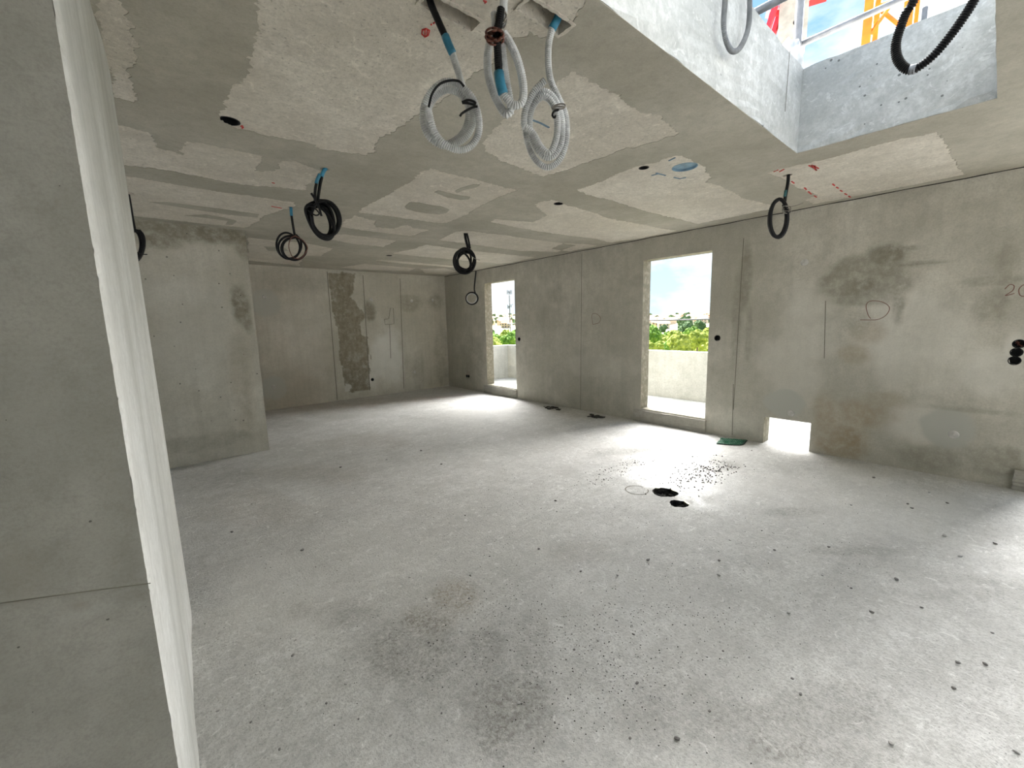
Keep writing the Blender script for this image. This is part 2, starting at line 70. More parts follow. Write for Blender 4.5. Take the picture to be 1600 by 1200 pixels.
HANGING = [{'name': 'conduit_coil', 'label': 'round coil of grey conduit with two black cable ties, hung on a black sleeve', 'group': 'grey conduits', 'att': (0.9, 1.405, 2.6), 'parts': [('sleeve', 'black', 0.0125, 0, [(0.86, 1.431, 2.692), (0.874, 1.422, 2.614), (0.891, 1.411, 2.563), (0.915, 1.395, 2.5)]), ('tape', 'blue', 0.0145, 0, [(0.915, 1.396, 2.504), (0.924, 1.389, 2.474), (0.935, 1.383, 2.448)]), ('conduit', 'grey', 0.0125, 1, [(0.939, 1.392, 2.457), (0.95, 1.382, 2.407), (0.96, 1.372, 2.356), (0.975, 1.359, 2.3), (0.977, 1.356, 2.238), (0.962, 1.362, 2.19), (0.936, 1.375, 2.157), (0.902, 1.394, 2.138), (0.862, 1.417, 2.155), (0.842, 1.427, 2.201), (0.844, 1.422, 2.245), (0.866, 1.405, 2.29), (0.897, 1.382, 2.313), (0.932, 1.357, 2.307), (0.961, 1.335, 2.274), (0.975, 1.323, 2.228), (0.961, 1.329, 2.174), (0.927, 1.348, 2.136), (0.881, 1.374, 2.119), (0.841, 1.397, 2.138), (0.819, 1.408, 2.176), (0.816, 1.406, 2.229), (0.834, 1.392, 2.28), (0.869, 1.366, 2.318), (0.903, 1.341, 2.324), (0.932, 1.32, 2.305), (0.959, 1.3, 2.269), (0.972, 1.288, 2.207), (0.967, 1.288, 2.151), (0.94, 1.302, 2.108), (0.9, 1.325, 2.095), (0.859, 1.348, 2.113), (0.829, 1.364, 2.156), (0.814, 1.371, 2.229)]), ('pull_wire', 'black', 0.004, 0, [(0.923, 1.301, 2.3), (0.906, 1.307, 2.314), (0.878, 1.321, 2.313), (0.845, 1.337, 2.297), (0.82, 1.348, 2.263), (0.807, 1.352, 2.22)]), ('cable_tie', 'black', 0.0042, 0, [(0.9, 1.286, 2.237), (0.92, 1.273, 2.245), (0.939, 1.261, 2.239), (0.936, 1.263, 2.232), (0.917, 1.275, 2.235), (0.9, 1.286, 2.235)]), ('cable_tie', 'black', 0.0042, 0, [(0.946, 1.257, 2.226), (0.935, 1.264, 2.224), (0.917, 1.276, 2.214), (0.899, 1.287, 2.201), (0.893, 1.29, 2.192)])]}, {'name': 'conduit_loop', 'label': 'twisted loop of grey conduit with black pipe and blue sleeve, bound with copper wire', 'group': 'grey conduits', 'att': (1.06, 1.175, 2.64), 'parts': [('conduit', 'grey', 0.0135, 1, [(1.056, 1.206, 2.662), (1.041, 1.214, 2.574), (1.036, 1.213, 2.531), (1.027, 1.216, 2.492), (1.012, 1.225, 2.462), (0.995, 1.234, 2.446), (0.983, 1.24, 2.389), (0.981, 1.236, 2.33), (0.99, 1.223, 2.271), (1.006, 1.203, 2.22), (1.017, 1.188, 2.196), (1.027, 1.174, 2.207), (1.02, 1.175, 2.251), (1.009, 1.179, 2.315), (1.001, 1.181, 2.382), (0.998, 1.179, 2.43), (1.004, 1.168, 2.427), (1.023, 1.145, 2.374), (1.035, 1.13, 2.316), (1.039, 1.121, 2.254), (1.03, 1.123, 2.211), (1.006, 1.14, 2.205), (0.985, 1.154, 2.228), (0.976, 1.156, 2.242)]), ('inner_pipe', 'black', 0.0125, 1, [(0.984, 1.163, 2.496), (0.976, 1.165, 2.455), (0.967, 1.168, 2.417), (0.966, 1.164, 2.371), (0.965, 1.16, 2.301)]), ('sleeve', 'blue', 0.017, 0, [(0.965, 1.16, 2.3), (0.967, 1.157, 2.269), (0.974, 1.151, 2.234)]), ('conduit_end', 'grey', 0.0125, 1, [(0.98, 1.193, 2.497), (0.981, 1.192, 2.479), (0.982, 1.192, 2.452)]), ('binding_wire', 'copper', 0.0032, 0, [(0.939, 1.15, 2.408), (0.971, 1.161, 2.426), (0.956, 1.125, 2.397), (0.944, 1.109, 2.375), (0.965, 1.148, 2.393), (0.959, 1.167, 2.394), (0.918, 1.144, 2.368), (0.912, 1.154, 2.376), (0.938, 1.19, 2.413), (0.937, 1.173, 2.413), (0.924, 1.131, 2.393), (0.952, 1.139, 2.408), (0.984, 1.158, 2.423), (0.964, 1.132, 2.394), (0.94, 1.119, 2.37), (0.954, 1.161, 2.389), (0.951, 1.185, 2.4), (0.915, 1.159, 2.38), (0.912, 1.157, 2.386), (0.947, 1.186, 2.423), (0.955, 1.17, 2.424), (0.941, 1.125, 2.397), (0.962, 1.132, 2.402), (0.988, 1.161, 2.417), (0.962, 1.146, 2.392), (0.93, 1.135, 2.371), (0.94, 1.175, 2.399), (0.947, 1.199, 2.423), (0.922, 1.165, 2.408), (0.924, 1.149, 2.408), (0.966, 1.172, 2.438), (0.979, 1.161, 2.431), (0.956, 1.122, 2.394), (0.963, 1.133, 2.393), (0.981, 1.173, 2.414), (0.954, 1.168, 2.401), (0.92, 1.151, 2.385), (0.934, 1.182, 2.415), (0.953, 1.203, 2.441), (0.938, 1.164, 2.422), (0.94, 1.14, 2.411), (0.98, 1.163, 2.433), (0.991, 1.162, 2.427), (0.96, 1.129, 2.391), (0.955, 1.142, 2.389), (0.97, 1.188, 2.417), (0.948, 1.186, 2.413), (0.917, 1.162, 2.398), (0.936, 1.182, 2.424), (0.966, 1.199, 2.45), (0.957, 1.16, 2.428), (0.954, 1.132, 2.406), (0.987, 1.158, 2.422), (0.995, 1.169, 2.419), (0.958, 1.143, 2.384), (0.945, 1.154, 2.381), (0.962, 1.2, 2.411), (0.949, 1.198, 2.412), (0.924, 1.165, 2.394), (0.945, 1.175, 2.414), (0.981, 1.193, 2.438), (0.974, 1.159, 2.415), (0.962, 1.131, 2.389), (0.987, 1.16, 2.402), (0.992, 1.182, 2.405), (0.953, 1.16, 2.377), (0.936, 1.165, 2.376), (0.958, 1.207, 2.413), (0.956, 1.205, 2.422), (0.936, 1.164, 2.403), (0.958, 1.165, 2.415), (0.996, 1.186, 2.437), (0.987, 1.16, 2.412), (0.966, 1.135, 2.381), (0.98, 1.168, 2.394), (0.984, 1.199, 2.407), (0.947, 1.178, 2.387), (0.931, 1.174, 2.387), (0.959, 1.209, 2.425), (0.969, 1.205, 2.436)]), ('binding_wire', 'steel', 0.0028, 0, [(0.996, 1.166, 2.498), (1.015, 1.176, 2.505), (1.001, 1.157, 2.479), (0.989, 1.151, 2.46), (1.001, 1.18, 2.472), (0.998, 1.192, 2.477), (0.973, 1.175, 2.465), (0.974, 1.179, 2.478), (0.997, 1.199, 2.509), (0.999, 1.186, 2.51), (0.99, 1.159, 2.492), (1.007, 1.167, 2.497), (1.024, 1.184, 2.502), (1.006, 1.171, 2.477), (0.989, 1.165, 2.46), (0.998, 1.193, 2.478), (1.0, 1.208, 2.492), (0.98, 1.187, 2.485), (0.983, 1.182, 2.494), (1.01, 1.2, 2.522), (1.016, 1.189, 2.519), (1.003, 1.163, 2.494), (1.014, 1.172, 2.491), (1.028, 1.194, 2.496), (1.01, 1.187, 2.474), (0.99, 1.178, 2.458), (1.0, 1.203, 2.478), (1.007, 1.218, 2.499), (0.992, 1.195, 2.496), (0.993, 1.186, 2.503), (1.02, 1.203, 2.528), (1.028, 1.197, 2.523), (1.013, 1.171, 2.49), (1.019, 1.178, 2.479), (1.033, 1.205, 2.484), (1.016, 1.201, 2.47), (0.994, 1.19, 2.462), (1.004, 1.211, 2.49), (1.016, 1.226, 2.519), (1.005, 1.202, 2.516), (1.006, 1.187, 2.514), (1.033, 1.203, 2.528), (1.041, 1.203, 2.518), (1.021, 1.181, 2.482), (1.02, 1.189, 2.471), (1.031, 1.219, 2.486), (1.017, 1.218, 2.485), (0.997, 1.203, 2.483), (1.009, 1.217, 2.512), (1.029, 1.23, 2.54)])]}, {'name': 'conduit_coil', 'label': 'oval coil of grey conduit on a bare grey stem, tied with wire', 'group': 'grey conduits', 'att': (1.3, 1.205, 2.66), 'parts': [('tape', 'blue', 0.016, 0, [(1.304, 1.201, 2.63), (1.298, 1.207, 2.613), (1.285, 1.221, 2.584)]), ('conduit', 'grey', 0.0125, 1, [(1.286, 1.22, 2.587), (1.275, 1.229, 2.53), (1.272, 1.229, 2.466), (1.274, 1.224, 2.417), (1.28, 1.213, 2.378), (1.295, 1.194, 2.328), (1.308, 1.177, 2.277), (1.311, 1.171, 2.227), (1.306, 1.172, 2.167), (1.291, 1.186, 2.113), (1.265, 1.211, 2.084), (1.24, 1.235, 2.088), (1.214, 1.259, 2.123), (1.198, 1.274, 2.178), (1.192, 1.277, 2.243), (1.2, 1.265, 2.3), (1.219, 1.242, 2.339), (1.237, 1.219, 2.35), (1.258, 1.193, 2.326), (1.274, 1.173, 2.276), (1.278, 1.164, 2.216), (1.272, 1.168, 2.152), (1.248, 1.19, 2.11), (1.221, 1.216, 2.117), (1.199, 1.237, 2.159), (1.186, 1.248, 2.22), (1.189, 1.241, 2.277), (1.205, 1.22, 2.313), (1.223, 1.198, 2.318), (1.24, 1.176, 2.289), (1.249, 1.164, 2.24), (1.246, 1.164, 2.171), (1.227, 1.181, 2.118), (1.204, 1.203, 2.136), (1.182, 1.223, 2.185), (1.165, 1.238, 2.206), (1.155, 1.246, 2.217), (1.157, 1.24, 2.268), (1.177, 1.215, 2.326), (1.205, 1.183, 2.362)]), ('binding_wire', 'steel', 0.003, 0, [(1.21, 1.155, 2.259), (1.221, 1.143, 2.268), (1.236, 1.127, 2.271), (1.245, 1.117, 2.265), (1.24, 1.123, 2.255), (1.223, 1.141, 2.255), (1.212, 1.153, 2.256), (1.221, 1.143, 2.263), (1.243, 1.119, 2.26)]), ('cable_tie', 'black', 0.004, 0, [(1.229, 1.135, 2.252), (1.217, 1.147, 2.248), (1.212, 1.153, 2.236), (1.217, 1.147, 2.225), (1.22, 1.144, 2.232)])]}, {'name': 'cable_coil', 'label': 'thick bundle of many black cable loops with two blue-taped leads in the ceiling', 'group': 'black cables', 'att': (1.06, 3.253, 2.6), 'parts': [('tape', 'blue', 0.013, 0, [(1.073, 3.249, 2.613), (1.051, 3.256, 2.578), (1.038, 3.26, 2.545)]), ('tape', 'blue', 0.012, 0, [(1.023, 3.244, 2.554), (1.003, 3.251, 2.514), (0.994, 3.254, 2.486)]), ('lead', 'black', 0.011, 0, [(1.041, 3.26, 2.55), (1.023, 3.265, 2.484), (1.004, 3.271, 2.395), (0.995, 3.275, 2.35)]), ('lead', 'black', 0.01, 0, [(0.997, 3.253, 2.492), (0.985, 3.257, 2.442), (0.979, 3.259, 2.366), (0.987, 3.256, 2.323)]), ('coil', 'black', 0.0105, 0, [(0.959, 3.349, 2.347), (0.987, 3.338, 2.379), (1.028, 3.324, 2.366), (1.065, 3.31, 2.313), (1.083, 3.302, 2.24), (1.075, 3.303, 2.175), (1.043, 3.312, 2.144), (1.001, 3.324, 2.16), (0.966, 3.334, 2.216), (0.954, 3.336, 2.29), (0.969, 3.33, 2.355), (1.006, 3.316, 2.387), (1.052, 3.299, 2.375), (1.09, 3.285, 2.323), (1.105, 3.278, 2.25), (1.091, 3.282, 2.184), (1.051, 3.293, 2.15), (1.002, 3.307, 2.162), (0.964, 3.318, 2.213), (0.952, 3.32, 2.286), (0.97, 3.313, 2.352), (1.015, 3.296, 2.388), (1.069, 3.277, 2.38), (1.112, 3.261, 2.329), (1.126, 3.255, 2.256), (1.105, 3.261, 2.186), (1.056, 3.275, 2.149), (0.999, 3.292, 2.156), (0.958, 3.303, 2.204), (0.948, 3.305, 2.275), (0.973, 3.295, 2.34), (1.021, 3.278, 2.377), (1.074, 3.259, 2.371), (1.112, 3.245, 2.321), (1.122, 3.24, 2.245), (1.1, 3.246, 2.172), (1.054, 3.259, 2.131), (1.001, 3.275, 2.138), (0.959, 3.287, 2.188), (0.94, 3.291, 2.262), (0.95, 3.286, 2.331), (0.984, 3.273, 2.368), (1.029, 3.257, 2.359), (1.07, 3.242, 2.305), (1.089, 3.234, 2.226), (1.081, 3.235, 2.152), (1.046, 3.245, 2.112), (0.998, 3.259, 2.121), (0.953, 3.272, 2.174), (0.926, 3.279, 2.249), (0.925, 3.278, 2.317), (0.959, 3.265, 2.355), (1.011, 3.246, 2.347), (1.06, 3.229, 2.296), (1.084, 3.219, 2.221), (1.073, 3.221, 2.153), (1.032, 3.233, 2.12), (0.981, 3.248, 2.134), (0.942, 3.259, 2.189), (0.935, 3.26, 2.263), (0.963, 3.249, 2.328), (1.004, 3.234, 2.358), (1.045, 3.219, 2.346), (1.072, 3.208, 2.293), (1.077, 3.205, 2.217), (1.059, 3.209, 2.147), (1.024, 3.219, 2.11), (0.981, 3.231, 2.119), (0.942, 3.242, 2.169), (0.916, 3.249, 2.24), (0.907, 3.25, 2.302), (0.935, 3.24, 2.337), (0.984, 3.222, 2.33), (1.035, 3.204, 2.282), (1.066, 3.192, 2.212), (1.064, 3.191, 2.146), (1.031, 3.2, 2.114), (0.983, 3.214, 2.128), (0.944, 3.225, 2.183), (0.935, 3.226, 2.259), (0.963, 3.216, 2.328), (1.011, 3.198, 2.363), (1.065, 3.179, 2.353), (1.103, 3.165, 2.301), (1.111, 3.161, 2.227), (1.084, 3.168, 2.159), (1.034, 3.183, 2.124), (0.979, 3.199, 2.136), (0.941, 3.21, 2.187), (0.933, 3.21, 2.259)]), ('loose_end', 'black', 0.008, 0, [(0.936, 3.188, 2.398), (0.957, 3.182, 2.361), (0.977, 3.175, 2.304), (0.987, 3.172, 2.252)]), ('cable_tie', 'black', 0.005, 0, [(0.892, 3.192, 2.295), (0.917, 3.184, 2.308), (0.949, 3.174, 2.295), (0.971, 3.167, 2.265), (0.946, 3.175, 2.252), (0.905, 3.188, 2.28)])]}, {'name': 'cable_coil', 'label': 'thin black cable in two open rings with a loose red wire', 'group': 'black cables', 'att': (1.112, 4.432, 2.6), 'parts': [('tape', 'blue', 0.013, 0, [(1.11, 4.433, 2.601), (1.108, 4.433, 2.522)]), ('lead', 'black', 0.011, 0, [(1.108, 4.433, 2.525), (1.111, 4.432, 2.465), (1.118, 4.431, 2.364), (1.128, 4.428, 2.336)]), ('coil', 'black', 0.0095, 0, [(1.136, 4.457, 2.362), (1.17, 4.447, 2.314), (1.17, 4.444, 2.245), (1.136, 4.451, 2.179), (1.081, 4.462, 2.14), (1.023, 4.475, 2.142), (0.981, 4.483, 2.182), (0.966, 4.485, 2.247), (0.983, 4.479, 2.314), (1.022, 4.467, 2.359), (1.072, 4.452, 2.367), (1.131, 4.435, 2.326), (1.154, 4.427, 2.249), (1.129, 4.431, 2.171), (1.071, 4.444, 2.13), (1.009, 4.457, 2.142), (0.976, 4.463, 2.201), (0.988, 4.458, 2.275), (1.043, 4.442, 2.33), (1.118, 4.421, 2.337), (1.181, 4.403, 2.291), (1.2, 4.397, 2.229), (1.179, 4.4, 2.167), (1.127, 4.411, 2.127), (1.065, 4.424, 2.122), (1.015, 4.435, 2.152), (0.994, 4.438, 2.206), (1.009, 4.432, 2.265), (1.055, 4.418, 2.309), (1.114, 4.401, 2.323), (1.167, 4.386, 2.301), (1.195, 4.377, 2.248), (1.186, 4.377, 2.184), (1.142, 4.386, 2.133), (1.082, 4.399, 2.115), (1.027, 4.41, 2.137), (1.0, 4.415, 2.189), (1.008, 4.411, 2.251), (1.049, 4.398, 2.3), (1.108, 4.382, 2.318)]), ('wire', 'copper', 0.0035, 0, [(1.112, 4.37, 2.336), (1.071, 4.381, 2.307), (1.048, 4.386, 2.241), (1.056, 4.384, 2.176), (1.078, 4.379, 2.134), (1.136, 4.364, 2.13), (1.188, 4.351, 2.198), (1.198, 4.349, 2.243), (1.164, 4.357, 2.299), (1.108, 4.371, 2.331)])]}, {'name': 'cable_coil', 'label': 'black cable coil hanging half hidden behind the edge of the pale wall', 'group': 'black cables', 'att': (-0.026, 4.737, 2.6), 'parts': [('lead', 'black', 0.011, 0, [(-0.029, 4.737, 2.591), (-0.027, 4.737, 2.535), (-0.026, 4.737, 2.423), (-0.022, 4.737, 2.31)]), ('coil', 'black', 0.0125, 0, [(0.004, 4.767, 2.32), (0.024, 4.765, 2.279), (0.022, 4.763, 2.204), (-0.002, 4.761, 2.124), (-0.038, 4.759, 2.069), (-0.072, 4.756, 2.06), (-0.092, 4.754, 2.098), (-0.092, 4.752, 2.169), (-0.072, 4.75, 2.244), (-0.041, 4.748, 2.297), (-0.01, 4.746, 2.307), (0.009, 4.744, 2.271), (0.009, 4.742, 2.201), (-0.009, 4.74, 2.125), (-0.04, 4.738, 2.072), (-0.071, 4.736, 2.062), (-0.092, 4.734, 2.099), (-0.095, 4.732, 2.167), (-0.081, 4.73, 2.243), (-0.054, 4.728, 2.298), (-0.025, 4.726, 2.312), (-0.0, 4.724, 2.278), (0.006, 4.722, 2.208), (-0.01, 4.72, 2.131), (-0.041, 4.718, 2.076), (-0.075, 4.715, 2.066), (-0.097, 4.713, 2.103), (-0.097, 4.711, 2.172), (-0.073, 4.709, 2.246), (-0.034, 4.707, 2.295), (0.004, 4.705, 2.3), (0.025, 4.704, 2.259), (0.021, 4.701, 2.188), (-0.005, 4.699, 2.115), (-0.044, 4.697, 2.067), (-0.08, 4.695, 2.063), (-0.1, 4.693, 2.104), (-0.096, 4.691, 2.173), (-0.07, 4.689, 2.244), (-0.032, 4.687, 2.292)]), ('cable_tie', 'black', 0.004, 0, [(-0.034, 4.677, 2.127), (0.004, 4.677, 2.114), (0.037, 4.677, 2.114)])]}, {'name': 'cable_coil', 'label': 'round black cable coil with a thin lead dangling to a small ring', 'group': 'black cables', 'att': (3.1, 4.464, 2.6), 'parts': [('lead', 'black', 0.016, 0, [(3.096, 4.467, 2.604), (3.104, 4.461, 2.523), (3.123, 4.448, 2.426)]), ('lead', 'black', 0.012, 0, [(3.105, 4.436, 2.6), (3.122, 4.424, 2.5), (3.132, 4.417, 2.413)]), ('coil', 'black', 0.0135, 0, [(3.166, 4.503, 2.431), (3.212, 4.469, 2.37), (3.218, 4.462, 2.276), (3.182, 4.484, 2.187), (3.12, 4.524, 2.138), (3.057, 4.565, 2.148), (3.018, 4.589, 2.214), (3.018, 4.587, 2.307), (3.052, 4.56, 2.391), (3.104, 4.521, 2.431), (3.149, 4.487, 2.413), (3.171, 4.469, 2.349), (3.172, 4.465, 2.261), (3.152, 4.476, 2.182), (3.118, 4.497, 2.137), (3.079, 4.522, 2.14), (3.046, 4.542, 2.188), (3.03, 4.55, 2.262), (3.037, 4.542, 2.336), (3.068, 4.518, 2.385), (3.115, 4.482, 2.395), (3.168, 4.443, 2.366), (3.199, 4.418, 2.299), (3.193, 4.42, 2.224), (3.148, 4.448, 2.173), (3.083, 4.49, 2.167), (3.023, 4.529, 2.21), (2.995, 4.546, 2.283), (3.009, 4.533, 2.357), (3.06, 4.495, 2.402), (3.126, 4.446, 2.402), (3.168, 4.414, 2.361), (3.178, 4.404, 2.295), (3.155, 4.418, 2.222), (3.109, 4.447, 2.168), (3.054, 4.482, 2.151), (3.008, 4.511, 2.179), (2.981, 4.527, 2.24), (2.977, 4.527, 2.313), (2.994, 4.513, 2.366), (3.024, 4.489, 2.378), (3.084, 4.445, 2.342), (3.122, 4.415, 2.262), (3.119, 4.414, 2.174), (3.08, 4.439, 2.121), (3.026, 4.474, 2.126), (2.988, 4.497, 2.187), (2.988, 4.494, 2.273), (3.03, 4.462, 2.341), (3.094, 4.415, 2.36), (3.149, 4.374, 2.32), (3.164, 4.36, 2.263), (3.15, 4.368, 2.197), (3.108, 4.394, 2.142), (3.05, 4.431, 2.119), (2.994, 4.467, 2.14), (2.957, 4.49, 2.198), (2.951, 4.492, 2.278), (2.976, 4.471, 2.353), (3.026, 4.434, 2.398), (3.084, 4.391, 2.397), (3.135, 4.352, 2.339), (3.15, 4.339, 2.249), (3.123, 4.356, 2.161), (3.063, 4.394, 2.109), (2.993, 4.44, 2.113), (2.94, 4.474, 2.171), (2.923, 4.483, 2.26), (2.948, 4.463, 2.347), (3.005, 4.421, 2.397)]), ('wire', 'steel', 0.004, 0, [(3.095, 4.346, 2.313), (3.142, 4.313, 2.274), (3.183, 4.285, 2.262)]), ('dangling_lead', 'black', 0.009, 0, [(3.167, 4.356, 2.135), (3.152, 4.367, 2.007), (3.144, 4.372, 1.909), (3.158, 4.362, 1.839)]), ('ring', 'black', 0.01, 0, [(3.164, 4.359, 1.846), (3.176, 4.35, 1.811), (3.172, 4.353, 1.773), (3.153, 4.366, 1.743), (3.124, 4.386, 1.727), (3.093, 4.408, 1.731), (3.067, 4.426, 1.754), (3.055, 4.434, 1.788), (3.059, 4.431, 1.826), (3.078, 4.418, 1.857), (3.107, 4.398, 1.872), (3.139, 4.376, 1.868), (3.164, 4.359, 1.846), (3.176, 4.35, 1.811), (3.172, 4.353, 1.773), (3.153, 4.366, 1.743), (3.124, 4.386, 1.727), (3.093, 4.408, 1.731), (3.067, 4.426, 1.754), (3.055, 4.434, 1.788), (3.059, 4.431, 1.826), (3.078, 4.418, 1.857), (3.107, 4.398, 1.872), (3.139, 4.376, 1.868)]), ('ring_end', 'grey', 0.005, 0, [(3.148, 4.339, 1.797), (3.141, 4.344, 1.767), (3.121, 4.358, 1.745), (3.096, 4.375, 1.738), (3.071, 4.393, 1.747), (3.053, 4.405, 1.769), (3.048, 4.409, 1.799), (3.055, 4.404, 1.829), (3.074, 4.39, 1.851), (3.1, 4.373, 1.858), (3.125, 4.355, 1.85), (3.142, 4.343, 1.828)])]}, {'name': 'cable_coil', 'label': 'slim black cable loop hanging from the ceiling beside the outer wall, wrapped with wire', 'group': 'black cables', 'att': (4.007, 1.224, 2.6), 'parts': [('lead', 'black', 0.0125, 0, [(4.009, 1.216, 2.603), (4.009, 1.216, 2.545), (4.006, 1.225, 2.449), (4.006, 1.228, 2.4)]), ('tape', 'teal', 0.0142, 0, [(4.007, 1.224, 2.486), (4.006, 1.228, 2.437)]), ('coil', 'black', 0.014, 0, [(4.032, 1.243, 2.387), (4.037, 1.22, 2.32), (4.035, 1.217, 2.234), (4.027, 1.234, 2.163), (4.015, 1.267, 2.135), (4.002, 1.302, 2.162), (3.992, 1.325, 2.235), (3.989, 1.326, 2.326), (3.993, 1.306, 2.4), (4.001, 1.272, 2.429), (4.009, 1.237, 2.401), (4.013, 1.215, 2.328), (4.012, 1.211, 2.236), (4.004, 1.228, 2.16), (3.992, 1.259, 2.129), (3.98, 1.292, 2.154), (3.971, 1.313, 2.227), (3.967, 1.316, 2.319), (3.97, 1.297, 2.393), (3.978, 1.265, 2.422), (3.986, 1.229, 2.395), (3.992, 1.203, 2.321), (3.991, 1.196, 2.229), (3.984, 1.211, 2.151), (3.972, 1.241, 2.118), (3.959, 1.276, 2.144), (3.949, 1.301, 2.217), (3.945, 1.306, 2.311), (3.948, 1.289, 2.387), (3.955, 1.257, 2.416)]), ('binding_wire', 'steel', 0.003, 0, [(3.952, 1.198, 2.353), (3.983, 1.185, 2.35), (3.958, 1.167, 2.328), (3.94, 1.17, 2.312), (3.97, 1.201, 2.317), (3.972, 1.224, 2.328), (3.934, 1.223, 2.336), (3.94, 1.216, 2.35), (3.983, 1.207, 2.36), (3.979, 1.183, 2.346), (3.951, 1.164, 2.322), (3.969, 1.177, 2.311), (3.992, 1.206, 2.312), (3.96, 1.219, 2.313), (3.938, 1.222, 2.322), (3.974, 1.224, 2.339), (3.994, 1.207, 2.342), (3.966, 1.176, 2.326), (3.967, 1.166, 2.31), (4.002, 1.185, 2.305), (3.991, 1.204, 2.302), (3.952, 1.215, 2.304), (3.965, 1.229, 2.323), (3.999, 1.231, 2.342), (3.984, 1.204, 2.34), (3.966, 1.176, 2.326), (4.0, 1.176, 2.317), (4.016, 1.189, 2.308), (3.977, 1.2, 2.299), (3.963, 1.218, 2.306), (3.997, 1.239, 2.33), (4.001, 1.232, 2.343)]), ('wire', 'steel', 0.003, 0, [(3.96, 1.206, 2.351), (3.99, 1.159, 2.348), (4.023, 1.103, 2.363)])]}]
SHAFT_GREY = [(2.218, 0.985, 3.117), (2.216, 0.985, 2.957), (2.216, 0.985, 2.838), (2.273, 0.985, 2.782), (2.341, 0.985, 2.783), (2.42, 0.985, 2.837), (2.494, 0.985, 2.948), (2.496, 0.985, 3.077), (2.445, 0.985, 3.225)]
SHAFT_BLACK = [(2.699, 0.354, 2.973), (2.699, 0.379, 2.839), (2.699, 0.399, 2.804), (2.699, 0.413, 2.756), (2.699, 0.425, 2.689), (2.699, 0.416, 2.627), (2.699, 0.392, 2.579), (2.699, 0.365, 2.553), (2.699, 0.336, 2.555), (2.699, 0.291, 2.585), (2.699, 0.248, 2.639), (2.699, 0.218, 2.687), (2.699, 0.192, 2.739), (2.699, 0.152, 2.854)]
PEBBLES = [(1.897, 1.313, 0.013), (2.164, 1.281, 0.016), (2.477, 0.981, 0.014), (2.323, 0.919, 0.016), (1.768, 1.484, 0.013), (1.765, 1.834, 0.011), (2.259, 0.551, 0.013), (2.564, 0.278, 0.014), (3.004, 0.241, 0.016), (3.85, 0.105, 0.022), (3.135, 0.577, 0.014), (1.343, 0.829, 0.01), (1.299, 0.946, 0.01), (1.247, 0.607, 0.014), (1.125, 0.716, 0.008), (1.408, 1.079, 0.009), (1.286, 1.117, 0.009), (1.566, 0.99, 0.009), (1.527, 0.697, 0.007), (1.437, 0.577, 0.008), (1.773, 0.666, 0.007), (1.818, 0.576, 0.007), (1.83, 0.415, 0.009), (1.773, 0.371, 0.009), (1.779, 0.106, 0.014), (2.508, -0.099, 0.013), (2.249, -0.02, 0.01), (2.048, -0.175, 0.012), (2.432, -0.022, 0.013), (0.969, 0.936, 0.006), (0.922, 1.084, 0.011), (1.078, 1.028, 0.006), (0.272, 3.537, 0.015), (0.986, 2.129, 0.013), (0.591, 2.897, 0.02), (0.317, 1.952, 0.01), (0.74, 1.781, 0.008), (1.262, 1.9, 0.01), (1.137, 1.733, 0.01), (0.024, 1.848, 0.009), (0.114, 1.704, 0.007), (0.173, 1.517, 0.007), (0.443, 1.634, 0.009), (2.249, 4.324, 0.02), (2.175, 3.737, 0.018), (1.81, 4.303, 0.015), (1.345, 4.412, 0.022), (2.384, 2.27, 0.014), (2.245, 2.125, 0.011), (1.682, 2.568, 0.011), (1.756, 1.832, 0.009), (3.136, 1.823, 0.009), (4.246, 0.3, 0.017), (4.326, 0.333, 0.014), (3.992, 0.62, 0.013), (4.555, 0.131, 0.015), (4.834, 0.613, 0.02), (4.739, 0.245, 0.015), (1.471, 1.984, 0.009), (0.816, 1.601, 0.007), (1.372, 0.783, 0.007), (0.819, 1.159, 0.006), (0.889, 0.913, 0.006), (2.769, 1.038, 0.01), (3.06, 0.942, 0.011), (2.853, 0.799, 0.01), (2.751, 0.523, 0.01), (2.727, 0.388, 0.01), (2.793, 0.119, 0.01), (3.581, 0.021, 0.015), (2.79, -0.115, 0.01), (3.946, -0.118, 0.013), (0.891, 0.823, 0.007), (0.85, 1.266, 0.007), (0.674, 1.252, 0.006), (0.489, 1.301, 0.008), (0.425, 1.442, 0.007), (0.355, 1.595, 0.007)]
NEARJOINT = [(-0.258, 1.009), (-0.183, 0.99), (-0.141, 0.979), (-0.063, 0.958)]

XR, YB, YS = 5.33, 8.6, 5.73        # outer wall, far wall, alcove wall
X0, Y0 = -3.2, -3.0                 # walls behind the viewer
WT = 0.19                           # wall thickness

# ------------------------------------------------------------------ helpers
def tag(o, label=None, cat=None, group=None, kind=None):
    if label: o['label'] = label
    if cat: o['category'] = cat
    if group: o['group'] = group
    if kind: o['kind'] = kind
    return o
def mesh_obj(name, verts, faces, mat, parent=None, smooth=False, loc=None):
    me = bpy.data.meshes.new(name); me.from_pydata([tuple(v) for v in verts], [], faces); me.update()
    if mat: me.materials.append(mat)
    if smooth: me.polygons.foreach_set('use_smooth', [True]*len(me.polygons))
    o = bpy.data.objects.new(name, me); COL.objects.link(o)
    if loc is not None: o.location = loc
    if parent: o.parent = parent
    return o
def bm_obj(name, bm, mat, parent=None, smooth=False, loc=None):
    me = bpy.data.meshes.new(name); bm.to_mesh(me); bm.free()
    if mat: me.materials.append(mat)
    if smooth: me.polygons.foreach_set('use_smooth', [True]*len(me.polygons))
    o = bpy.data.objects.new(name, me); COL.objects.link(o)
    if loc is not None: o.location = loc
    if parent: o.parent = parent
    return o
def empty(name, loc):
    o = bpy.data.objects.new(name, None); COL.objects.link(o); o.location = loc; o.empty_display_size = .1
    return o
